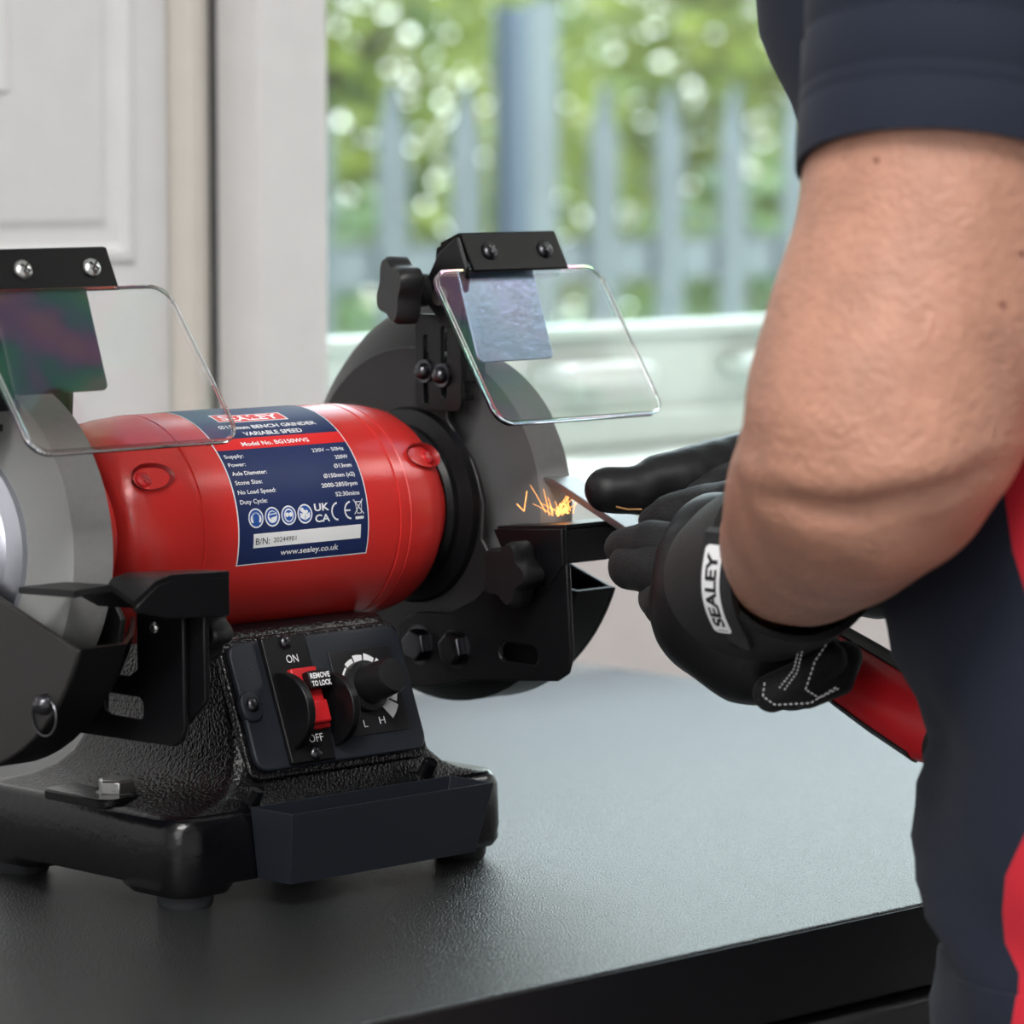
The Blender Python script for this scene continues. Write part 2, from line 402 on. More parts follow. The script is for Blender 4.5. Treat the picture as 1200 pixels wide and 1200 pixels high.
# outside
struct(box('ground_outside', (-6, GY+.13, -1.1), (16, 8.2, -.95), M['grass'])).name = 'ground'
struct(box('wall_outside', (.3, GY+.12, -1.0), (3.6, GY+.13, WZ-.01), M['pinkwall'])).name = 'wall_back.002'

# ------------------------------------------------------------------ workbench
wb = empty('workbench', (.0, .0, ZF), 'long black speckled workbench carrying the bench grinder', 'workbench')
box('worktop', (-1.9, -.296, -.038), (.622, .485, 0), M['bench'], wb, bevel=.0012, seg=2)
box('apron', (-1.88, -.284, -.060), (.60, -.272, -.0381), M['benchside'], wb)
box('front_fascia', (-1.9, -.2975, -.038), (.622, -.2962, -.0012), M['benchside'], wb)
box('drawer_cabinet', (-1.86, -.268, ZF+.08), (.58, .45, -.0385), M['drawer'], wb, bevel=.003)
for i in range(4):
    x = -1.84+i*.6
    d = box('drawer', (x, -.2975, -.30), (x+.59, -.268, -.0440), M['drawer'], wb, bevel=.003)
    box('drawer_handle', (x+.15, -.317, -.19), (x+.44, -.2975, -.175), M['steel'], d, bevel=.003)
box('plinth', (-1.84, -.22, ZF), (.56, .44, ZF+.08), M['benchside'], wb)
# ------------------------------------------------------------------ bench grinder
AZ = .1645      # spindle height
G = empty('bench_grinder', (0, 0, 0), 'red and black double wheel bench grinder with data label on the motor', 'bench grinder')
# base skirt with four corner posts
bm = bmesh.new()
def rr3(x0, y0, x1, y1, r, z, n=6): return [Vector((x, y, z)) for x, y in rrect(x0, y0, x1, y1, r, n)]
add_loft(bm, [rr3(-.1035, -.083, .1035, .073, .015, .0110), rr3(-.1045, -.084, .1045, .074, .016, .016), rr3(-.104, -.0835, .104, .0735, .016, .036), rr3(-.1025, -.082, .1025, .072, .015, .0405), rr3(-.1, -.0795, .1, .0695, .013, .0425)])
for sx_ in (-1, 1):
    for y0 in (-.0835, .0235):
        xa, xb = sorted((sx_*.1040, sx_*.064))
        add_loft(bm, [rr3(xa+.003, y0+.003, xb-.003, y0+.044, .011, .0062), rr3(xa, y0, xb, y0+.050, .0155, .0095), rr3(xa, y0, xb, y0+.050, .0155, .02)])
base = emit('base', bm, M['skirt'], G, smooth=True, ang=40)
# pedestal: flared casting
bm = bmesh.new(); rings = []
prof = [(.0415, .099, -.0785, .068), (.0435, .090, -.0775, .064), (.046, .079, -.0765, .058), (.050, .0695, -.0755, .053), (.056, .0625, -.0735, .049), (.065, .0575, -.0705, .046), (.078, .0545, -.0655, .044), (.092, .0530, -.0605, .043), (.106, .0525, -.0550, .042), (.1165, .0535, -.0510, .042), (.1195, .0525, -.0490, .040)]
for z, hx, y0, y1 in prof: rings.append(rr3(-hx, y0, hx, y1, .007, z, 4))
add_loft(bm, rings)
ped = emit('pedestal', bm, M['iron'], G, smooth=True, ang=60)
# low step and bolt boss on the left of the base
prism('casting_pad', rrect(-.102, -.030, -.070, .020, .006), 'Z', .040, .0455, M['skirt'], base, bevel=.001)
hexbolt('hex_bolt', (-.083, -.0135, .0455), (0, 0, 1), .0088, .0062, M['steel'], G, washer=.0098, rot=.25)
hexbolt('hex_bolt', (.083, -.0135, .0455), (0, 0, 1), .0088, .0062, M['steel'], G, washer=.0098, rot=.25)
for x in (-.086, .086):
    for y in (-.066, .054):
        lathe('rubber_foot', [(0, .0118), (.002, .0128), (.008, .0132), (.0088, .0125)], (x, y, 0), (0, 0, 1), M['rubber'], G, seg=28)
# small lugs of the casting behind the tray
for x in (-.058, .05): lathe('casting_lug', [(0, .004), (.008, .0035), (.0085, .001)], (x, -.080, .046), (0, -.5, .8), M['skirt'], base, seg=12)
# tray
bm = bmesh.new()
def tr_ring(i, z, dx=0): return [Vector((-.0625+i+dx, -.113+i, z)), Vector((.0635-i-dx, -.113+i, z)), Vector((.0635-i-dx, -.0845-i*.3, z)), Vector((-.0625+i+dx, -.0845-i*.3, z))]
def tap(z, i):  # walls slope inwards going down
    k = (.0445-z)/.033
    r = [Vector((-.0625+i+.004*k, -.113+i+.006*k, z)), Vector((.0635-i-.006*k, -.113+i+.006*k, z)), Vector((.0635-i-.006*k, -.0845-i*.3, z)), Vector((-.0625+i+.004*k, -.0845-i*.3, z))]
    return r
add_loft(bm, [tap(.0115, 0), tap(.0445, 0), tap(.0445, .0016), tap(.014, .0016)])
emit('tray', bm, M['plastic'], G, bevel=.0016, seg=3)

# motor
mprof = [(-.1005, .0300), (-.1005, .0400), (-.0985, .0440), (-.094, .0475), (-.088, .0500), (-.078, .0518), (-.068, .0526), (-.0645, .0530), (-.0625, .0530), (-.0622, .0524), (-.0612, .0524), (-.0609, .0531),
         (.0588, .0531), (.0591, .0524), (.0603, .0524), (.0606, .0530), (.0660, .0529), (.0664, .0523), (.0672, .0523), (.0676, .0527), (.078, .0518), (.088, .0500), (.0925, .0478), (.0945, .0450), (.0950, .0380), (.0950, .0350)]
mot = lathe('motor_housing', mprof, (0, 0, AZ), (1, 0, 0), M['red'], G, seg=96, ang=28)
for s in (-1, 1):
    lathe('end_collar', [(.0, .0385), (.010, .0375), (.0135, .0355), (.0140, .02)], (s*.0935, 0, AZ), (s, 0, 0), M['red'], mot, seg=64)
def on_motor(x, a, r=.0535):
    a = math.radians(a); return Vector((x, -math.cos(a)*r, AZ+math.sin(a)*r))
# recessed screw pockets of the end bells
for s in (-1, 1):
    for a in (34, 146):
        c = on_motor(s*.0855, a, .0495); nrm = Vector((0, -math.cos(math.radians(a)), math.sin(math.radians(a))))
        t = Vector((s, 0, 0)); side = nrm.cross(t)
        bm = bmesh.new(); rings = []
        for k, h in ((1.0, .0022), (.97, .0028), (.82, .0014), (.76, -.002), (.7, -.004)):
            ring = []
            for q in range(28):
                th = 2*math.pi*q/28; x = math.cos(th)*.0135*k; y = math.sin(th)*.0072*k
                x = x if x < 0 else x*.75
                hh = h-(x/.0135)*.0015
                ring.append(c + t*x + side*y + nrm*hh)
            rings.append(ring)
        add_loft(bm, rings[1:], cap=False); bm.faces.new([bm.verts.new(p) for p in rings[-1]])
        pk = emit('screw_pocket', bm, mat('pocket red', (.30, .01, .012), .4) if 'pocket red' not in bpy.data.materials else bpy.data.materials['pocket red'], mot, smooth=True, ang=50)
        screw('pocket_screw', c + t*.002 - nrm*.0005, (nrm + t*s*0).normalized(), .0042, M['redplastic'], mot, dark=bpy.data.materials['pocket red'])

# ---- data label wrapped on the motor
RL = .0531
def lab(x_mm, a, h=0): return on_motor(x_mm/1000, a, RL+.00012+h)
def fl(h): return lambda x, y: lab(x, y/.0535*180/math.pi/1000, h)     # flat millimetres -> label surface
MM = lambda deg: math.radians(deg)*53.5      # degree -> millimetres along the arc
def wrap_grid(name, x0, x1, a0, a1, h, m, parent, **k):
    bm = bmesh.new(); n = max(3, int((a1-a0)/1.5))
    rows = [[lab(x, a0+(a1-a0)*i/n, h) for x in (x0, (x0+x1)/2, x1)] for i in range(n+1)]
    R = [[bm.verts.new(p) for p in r] for r in rows]
    for a, b in zip(R, R[1:]):
        for i in range(2): bm.faces.new((a[i], a[i+1], b[i+1], b[i]))
    return emit(name, bm, m, parent, smooth=True, recalc=False)
LB = empty('data_label', (0, -.05, AZ+.01), parent=G)
wrap_grid('label_border', -42.0, 39.2, -15.8, 112, .0, M['white'], LB)
wrap_grid('label_ground', -41.3, 38.6, -15.2, 111.5, .00006, M['navy'], LB)
wrap_grid('label_red_band', -41.3, 38.6, 45.2, 52.8, .00012, M['labelred'], LB)
H = .00020
def T(s, x, a, size, ax='LEFT', width=None, m='white', bold=.0, name='lettering', rot=0):
    return text(name, s, size, fl(H), M[m], LB, ax, width, bold, at=(x, MM(a)), rot=rot)
T('VARIABLE SPEED', -18.5, 54.4, 3.9, width=36, bold=.09)
T('Ø150mm BENCH GRINDER', -31, 59.9, 3.9, width=61, bold=.09)
wrap_grid('logo_border', -27, 17, 66.5, 75.5, .00012, M['white'], LB)
wrap_grid('logo_ground', -26.2, 16.2, 67.1, 74.9, .00016, M['labelred'], LB)
T('SEALEY', -23.5, 68.2, 7.4, width=37, bold=.2, name='logo_lettering')
T('Model No. BG150WVS', -24.5, 47.2, 3.5, width=41.5, bold=.08)
rows = [('Supply:', '230V ~ 50Hz', 41.2, 20), ('Power:', '250W', 36.2, 8), ('Axle Diameter:', 'Ø13mm', 31.2, 11), ('Stone Size:', 'Ø150mm (x2)', 26.2, 19.5), ('No Load Speed:', '2000-2850rpm', 21.2, 22.5), ('Duty Cycle:', 'S2:30mins', 16.2, 15)]
lw = [11.5, 10.3, 21, 16.3, 23, 16.6]
for (a, b, ang, wv), w1 in zip(rows, lw):
    T(a, -39.2, ang-1.1, 2.9, width=w1, bold=.04); T(b, 34.8, ang-1.1, 2.9, 'RIGHT', width=wv, bold=.04)
def disc(cx, ca, r0, r1, m, h=H, name='symbol_ring', n=32, a0=0, a1=360, parent=None):
    ps = []
    for i in range(n):
        t0 = math.radians(a0+(a1-a0)*i/n); t1 = math.radians(a0+(a1-a0)*(i+1)/n)
        q = [(cx+r1*math.cos(t0), MM(ca)+r1*math.sin(t0)), (cx+r1*math.cos(t1), MM(ca)+r1*math.sin(t1)), (cx+r0*math.cos(t1), MM(ca)+r0*math.sin(t1)), (cx+r0*math.cos(t0), MM(ca)+r0*math.sin(t0))]
        if r0 < 1e-6: q = q[:2]+[(cx, MM(ca))]
        ps.append(q)
    return flat(name, ps, fl(h), M[m], parent or LB)
for i, cx in enumerate((-31, -21, -10.9, -.9)):
    disc(cx, 7.7, 0, 4.2, 'blue', H-.00004, 'symbol_ground'); disc(cx, 7.7, 3.9, 4.6, 'white')
    def poly(pts, m='white', h=H+.00003, n='pictogram'): flat(n, [[(cx+x, MM(7.7)+y) for x, y in pts]], fl(h), M[m], LB)
    def cir(x, y, r, m='white', h=H+.00003, sy=1.0, n='pictogram'): flat(n, [[(cx+x+r*math.cos(t*math.pi/10), MM(7.7)+y+r*sy*math.sin(t*math.pi/10)) for t in range(20)]], fl(h), M[m], LB)
    if i == 0:
        cir(-2.2, -.4, 1.1, sy=1.6); cir(2.2, -.4, 1.1, sy=1.6); cir(0, 0, 2.0, 'blue', H+.00006, 1.35); disc(cx, 7.7, 2.2, 2.7, 'white', H+.00006, a0=20, a1=160)
    elif i == 1:
        cir(0, 0, 2.9); cir(.2, .6, 2.3, 'blue', H+.00006, .8); poly([(-1.0, -.4), (2.6, .2), (2.4, -2.0), (.2, -2.6)], 'white', H+.00009); poly([(-2.6, 1.2), (2.8, 1.8), (2.8, 1.3), (-2.6, .7)], 'white', H+.00009)
    elif i == 2:
        cir(0, 0, 2.9, sy=1.1); cir(0, -.1, 2.3, 'blue', H+.00006, 1.1); cir(-1.1, .3, 1.1, 'white', H+.00009); cir(1.1, .3, 1.1, 'white', H+.00009); poly([(-2.6, .9), (2.6, .9), (2.6, .4), (-2.6, .4)], 'white', H+.00009)
    else:
        cir(-1.6, 2.0, 1.1); cir(-.2, .6, 1.3); poly([(-3, -1.6), (-.1, -3), (-.1, -.6), (-3, .7)]); poly([(.2, -3), (3, -1.6), (3, .7), (.2, -.6)]); cir(1.2, 1.0, .8)
T('UK', 5.2, 8.6, 4.9, width=9.3, bold=.12, name='approval_mark'); T('CA', 5.2, 3.0, 4.9, width=9.3, bold=.12, name='approval_mark')
disc(20.0, 7.5, 3.6, 4.4, 'white', name='approval_mark', a0=95, a1=265); disc(28.2, 7.5, 3.6, 4.4, 'white', name='approval_mark', a0=95, a1=265)
flat('approval_mark', [[(24.4, MM(7.5)-.4), (27.6, MM(7.5)-.4), (27.6, MM(7.5)+.4), (24.4, MM(7.5)+.4)]], fl(H), M['white'], LB)
def line2(x0, y0, x1, y1, w):
    d = Vector((x1-x0, y1-y0)); nn = Vector((-d.y, d.x)).normalized()*w/2
    return [(x0+nn.x, y0+nn.y), (x0-nn.x, y0-nn.y), (x1-nn.x, y1-nn.y), (x1+nn.x, y1+nn.y)]
yb = MM(8.2)
flat('waste_bin_mark', [line2(30.2, yb+4.2, 36, yb-2.8, .45), line2(36, yb+4.2, 30.2, yb-2.8, .45), line2(31.2, yb+3, 32, yb-2.4, .35), line2(35.2, yb+3, 34.4, yb-2.4, .35), line2(31, yb+3, 35.4, yb+3, .45), line2(32, yb-2.4, 34.4, yb-2.4, .35), [(30.6, yb-5.2), (35.8, yb-5.2), (35.8, yb-3.9), (30.6, yb-3.9)]], fl(H), M['white'], LB)
wrap_grid('serial_strip', -32.8, 34.0, -7.2, -.1, .00012, M['white'], LB)
T('B/N:', -31.4, -5.6, 4.4, width=8.4, m='blackprint'); T('20244901', -20.6, -5.1, 3.2, width=14, m='blackprint')
T('www.sealey.co.uk', -15.8, -12.0, 3.9, width=36.2, bold=.05)

# ---- control panel
PO = Vector((0, -.064, .0845)); PM = basis(PO, (1, 0, 0), (0, .366, .9306))   # local x right, y up the slope, z outwards
PM_n = PM.to_3x3() @ Vector((0, 0, 1))
if PM_n.y > 0: raise RuntimeError('panel faces inwards')
def pf(h): return lambda x, y: PM @ Vector((x/1000, y/1000, h))
mm = lambda pts: [(x/1000, y/1000) for x, y in pts]
slab('panel_gasket', mm(rrect(-54.5, -33, 56.5, 34.5, 6)), PM, -.004, .0005, M['iron'], G, bevel=.001)
cp = slab('control_panel', mm(rrect(-51.5, -29.5, 54.5, 31.8, 7)), PM, .0, .0035, M['plastic'], G, bevel=.0012, seg=3)
# lug with screw at the left edge
slab('screw_lug', mm(rrect(-53, -6, -41, 8.5, 5.5)), PM, .001, .0050, M['plastic'], cp, bevel=.0008)
screw('panel_screw', PM @ Vector((-.0468, .0018, .005)), PM_n, .0035, M['blacksteel'], cp)
slab('switch_plate', mm(rrect(-33, -28.5, -6, 32, 1.5)), PM, .003, .0062, M['sheet'], cp, bevel=.0006)
screw('panel_screw', PM @ Vector((-.0190, .0288, .0062)), PM_n, .0034, M['blacksteel'], cp)
screw('panel_screw', PM @ Vector((-.0180, -.0247, .0062)), PM_n, .0034, M['blacksteel'], cp)
text('on_lettering', 'ON', 5.4, pf(.0064), M['white'], cp, 'CENTER', width=7.2, at=(-17.6, 18.8))
text('off_lettering', 'OFF', 5.4, pf(.0064), M['white'], cp, 'CENTER', width=8.8, at=(-15.6, -19.6))
# the two half round guards beside the rocker
def fin(x0, x1, rad, cy=-3, hh=19, parent=cp, m='sheet'):
    bm = bmesh.new(); pts = []
    for i in range(17):
        t = -math.pi/2+math.pi*i/16; pts.append((cy+math.sin(t)*hh, .003+math.cos(t)*rad))
    add_loft(bm, [[PM @ Vector((x/1000, y/1000, h)) for y, h in pts] for x in (x0, x1)])
    return emit('switch_guard', bm, M[m], parent, bevel=.0006)
fin(-30.0, -25.5, .0200, -3.5, 18.5); fin(-3.0, 1.5, .0205, -5, 17.5)
rk = slab('rocker_switch', mm(rrect(-22.5, -14, -6.5, 15.5, 1)), PM, .003, .009, M['redplastic'], cp, bevel=.001)
slab('rocker_paddle', mm([(-21, -12), (-8, -12), (-8, -1), (-21, -1)]), PM, .009, .0125, M['redplastic'], cp, bevel=.0012)
kp = slab('lock_key', mm([(-17, 4), (-4, 4), (-4, 12.5), (-17, 12.5)]), PM, .009, .0138, M['sheet'], cp, bevel=.0006)
for s, y in (('REMOVE', 8.7), ('TO LOCK', 5.0)): text('key_lettering', s, 3.5, pf(.0140), M['white'], kp, 'CENTER', width=12.0, bold=.12, at=(-10.3, y))
# speed dial
slab('dial_plate', mm(rrect(7, -19.5, 46, 22, 1)), PM, .0035, .0041, M['blackprint'], cp, bevel=.0002)
cx, cy = 23.5, 3.3
def wedge(a0, a1, r0, r1):
    n = 4; A = [math.radians(a0+(a1-a0)*i/n) for i in range(n+1)]
    return [(cx+r1*math.cos(t), cy+r1*math.sin(t)) for t in A]+[(cx+r0*math.cos(t), cy+r0*math.sin(t)) for t in reversed(A)]
flat('speed_scale', [wedge(152-26*k, 152-26*k-22.5, 10.6, 13.6+k*1.05) for k in range(8)], pf(.0043), M['white'], cp)
text('scale_lettering', 'L', 5, pf(.0043), M['white'], cp, 'CENTER', width=2.4, at=(18.5, -15.8)); text('scale_lettering', 'H', 5, pf(.0043), M['white'], cp, 'CENTER', width=3.6, at=(29.2, -15.2))
kb = bmesh.new(); add_lathe(kb, [(.0041, .0125), (.0075, .0122), (.0085, .0095), (.0245, .0087), (.0262, .0078), (.0264, .002)], PM @ Vector((cx/1000, cy/1000, 0)), PM_n, 40)
kn = emit('speed_knob', kb, M['knob'], cp, smooth=True, ang=35)
flat('knob_pointer', [line2(26.5, -6.5, 43, -1.6, .6)], pf(.0046), M['white'], kn)

# ---- the two wheel stations (s = -1 left, 1 right)
def station(s, wheel_mat, rim_mat):
    X = lambda v: s*v
    wx0, wx1 = .1320, .1550
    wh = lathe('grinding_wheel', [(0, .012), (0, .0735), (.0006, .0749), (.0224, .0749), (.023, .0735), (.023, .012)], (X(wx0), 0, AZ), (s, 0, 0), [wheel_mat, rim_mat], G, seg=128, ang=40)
    for p in wh.data.polygons:
        c = p.center; r = math.hypot(c.y, c.z)
        if r > .0742: p.material_index = 1
    lathe('wheel_flange', [(0, .043), (.003, .043), (.0042, .0405), (.0050, .034), (.0085, .030), (.0095, .026), (.0095, .009)], (X(wx1), 0, AZ), (s, 0, 0), M['hub'] , wh, seg=64)
    hexbolt('wheel_nut', (X(wx1+.0095), 0, AZ), (s, 0, 0), .0115, .009, M['steel'], wh)
    lathe('spindle', [(0, .0065), (.012, .0065), (.0128, .005)], (X(wx1+.0185), 0, AZ), (s, 0, 0), M['steel'], wh, seg=24)
    lathe('spindle_boss', [(0, .022), (.014, .022)], (X(.118), 0, AZ), (s, 0, 0), M['sheet'], G, seg=32)
    # inner guard cover and its stepped cup
    pts = [(-.0279, .2375)] + arc(0, AZ, .0785, 109, -60+0, 26)[:0]
    a_top = math.degrees(math.atan2(.2385-AZ, -.0279))
    pl_ = arc(0, AZ, .0785, a_top, -118, 40)
    S = [(-.0395, .0990), (-.060, .115), (-.0640, .1330), (-.0579, .1410), (-.0501, .1508), (-.0513, .1685), (-.0471, .1808), (-.0430, .1889), (-.0330, .2000), (-.0255, .2089), (-.0262, .2190)]
    gi = prism('inner_guard', pl_+S, 'X', X(.1165), X(.1195), M['cover'], G, bevel=.0008)
    lathe('guard_cup', [(0, .0300), (.0, .0385), (.0025, .0405), (.0055, .0410), (.0070, .0440), (.0085, .0478), (.0125, .0490)], (X(.1045), 0, AZ), (s, 0, 0), M['sheet'], G, seg=72, ang=25)
    # outer cover disc, cut open at the front
    oc = arc(0, AZ, .1005, 78, 180, 24) 
    oc = arc(0, AZ, .1005, 72, -158, 60)
    cut = [(-.0894, .1276), (-.0677, .1347), (-.030, .147), (-.012, .165), (.0, .200), (.012, .235)]
    go = prism('outer_guard', oc+cut, 'X', X(.1640), X(.1670), M['brown_cover'] if s < 0 else M['sheet'], G, bevel=.0008)
    # drum: conical band joining the two covers around the back and below
    bm = bmesh.new(); n = 44; A = [math.radians(100-(100+158)*i/n) for i in range(n+1)]
    def rr_(t, r): return (r*math.cos(t), AZ+r*math.sin(t))
    rings = []
    for t in A:
        y0, z0 = rr_(t, .0785); y1, z1 = rr_(t, .1003); y2, z2 = rr_(t, .0987); y3, z3 = rr_(t, .0769)
        rings.append([Vector((X(.1185), y0, z0)), Vector((X(.130), (y0*.35+y1*.65), (z0*.35+z1*.65))), Vector((X(.140), y1, z1)), Vector((X(.1650), y1, z1)), Vector((X(.1650), y2, z2)), Vector((X(.141), y2, z2)), Vector((X(.1315), y0*.4+y2*.6, z0*.4+z2*.6)), Vector((X(.1195), y3, z3))])
    add_loft(bm, rings)
    emit('guard_band', bm, M['sheet'], go, smooth=True, ang=35)
    # lower bracket plate that carries the tool rest
    dy = 0 if s > 0 else .012
    lp = [(.0031, .0839), (.0040, .0920), (.0030, .1032), (-.0020, .1092), (-.012, .1125), (-.034, .1140), (-.052, .122), (-.0640, .1330), (-.080, .1440), (-.1150+dy, .1440), (-.1158+dy, .1324), (-.1178+dy, .0998), (-.1150+dy, .0915), (-.1079+dy, .0873), (-.0460, .0815), (-.0250, .0765), (-.0062, .0741), (-.0010, .0775)]
    slot = [(y, z) for y, z in rrect(-.0955, .0935, -.0690, .1030, .0045, 4)]
    if s < 0:
        lp = [(-.0660, .1400), (-.0985, .1400), (-.0990, .0880), (-.0965, .0815), (-.0912, .0785), (-.0120, .0771), (-.0060, .0800), (-.0040, .0850), (-.0040, .1000), (-.0100, .1050), (-.0600, .1070), (-.0660, .1110)]
        slot = rrect(-.0700, .0880, -.0430, .0980, .0030, 3)
    br = prism('rest_bracket', lp, 'X', X(.1100), X(.1130), M['sheet'], G, bevel=.0008, holes=[slot])
    for y, z in ((-.0125, .0961), (-.0385, .0968)) if s > 0 else ((-.0200, .0940),):
        hexbolt('hex_bolt', (X(.1098), y, z), (-s, 0, 0), .0082, .0052, M['blacksteel'], br, washer=.0102, rot=.5)
    return wh, br

def lobed_knob(org, d, r, h, parent, lobes=3, rot=0, stem=.004):
    u, w, z = frame_from(d); org = Vector(org); bm = bmesh.new(); rings = []
    for t, k in ((0, .92), (.1, 1), (.8, 1), (1, .9)):
        rings.append([org+z*h*t+(u*math.cos(a)+w*math.sin(a))*r*k*(.86+.14*math.cos(lobes*(a+rot))) for a in [2*math.pi*i/48 for i in range(48)]])
    add_loft(bm, rings); kb_ = emit('clamp_knob', bm, M['knob'], parent, smooth=True, ang=35)
    lathe('knob_stem', [(-stem*2.4, r*.45), (0, r*.5)], org, d, M['knob'], kb_, seg=20)
    return kb_

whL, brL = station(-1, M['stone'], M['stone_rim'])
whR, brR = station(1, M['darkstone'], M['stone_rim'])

# right tool rest: folded plate with side and front flanges
tr_ = empty('tool_rest', (.137, -.09, .16), parent=G)
bm = bmesh.new()
prf = [(-.1120, .1620), (-.1120, .1650), (-.0655, .1605), (-.0655, .1580)]
tp = [(.1120, -.0655), (.1300, -.0655), (.1300, -.0790), (.1600, -.0790), (.1640, -.0840), (.1640, -.1125), (.1120, -.1125)]
bm = bmesh.new()
zt = lambda y: .1588 + (-.0655-y)*.085
add_loft(bm, [[Vector((x, y, zt(y)-.003)) for x, y in tp], [Vector((x, y, zt(y))) for x, y in tp]])
emit('rest_plate', bm, M['sheet'], tr_, bevel=.0005)
prism('rest_flange', [(-.0655, .1575), (-.1125, .1610), (-.1135, .1440), (-.1000, .1290), (-.0800, .1290), (-.0760, .1420)], 'X', .1090, .1120, M['sheet'], tr_, bevel=.0005)
prism('rest_front_flange', [(.1120, .1615), (.1640, .1618), (.1640, .1510), (.1400, .1440), (.1120, .1440)], 'Y', -.1125, -.1095, M['sheet'], tr_, bevel=.0005)
lobed_knob((.1050, -.0900, .1390), (-1, 0, 0), .0165, .0135, tr_, lobes=5, rot=.5)
# left tool rest with V groove for drill bits
trl = empty('tool_rest', (-.137, -.09, .155), parent=G)
bm = bmesh.new()
gx = [-.178, -.1600, -.1485, -.1370, -.1290, -.0960]; gz = [.1545, .1560, .1480, .1560, .1580, .1570]
gf = [(-.1050, -.0), (-.108, 0), (-.109, 0), (-.110, 0), (-.1105, 0), (-.1105, 0)]
yb_ = [-.0660, -.0760, -.0840, -.0790, -.0800, -.0840]
rings = []
for x, z, f, b in zip(gx, gz, gf, yb_):
    rings.append([Vector((x, f[0], z)), Vector((x, b, z-.0015)), Vector((x, b, z-.0045)), Vector((x, f[0], z-.0032))])
add_loft(bm, rings); emit('rest_plate', bm, M['sheet'], trl, bevel=.0004)
prism('rest_front_flange', [(-.1485, .1455), (-.1370, .1535), (-.1290, .1555), (-.0960, .1545), (-.0960, .1370), (-.1300, .1385), (-.1480, .1430)], 'Y', -.1105, -.1075, M['sheet'], trl, bevel=.0005)
prism('rest_leg', [(-.0850, .1540), (-.1080, .1540), (-.1085, .1000), (-.0950, .0880), (-.0740, .0880), (-.0740, .1330)], 'X', -.1090, -.1060, M['sheet'], trl, bevel=.0006)
screw('rest_screw', (-.1130, -.0790, .1305), (-1, 0, 0), .0026, M['steel'], trl)
lobed_knob((-.0990, -.0890, .1290), (1, 0, 0), .0150, .0120, trl, lobes=5)
# round clip screw on the outer left guard
cs = screw('guard_screw', (-.1672, -.0700, .1010), (-1, 0, 0), .0048, M['blacksteel'], G, h=.8)
bm = bmesh.new(); add_tube(bm, [Vector((-.1678, -.0700+.0085*math.sin(t), .0955+.0085*math.cos(t))) for t in [math.radians(40+i*15) for i in range(20)]], .0006, 6)
emit('split_ring', bm, M['blacksteel'], cs, smooth=True)

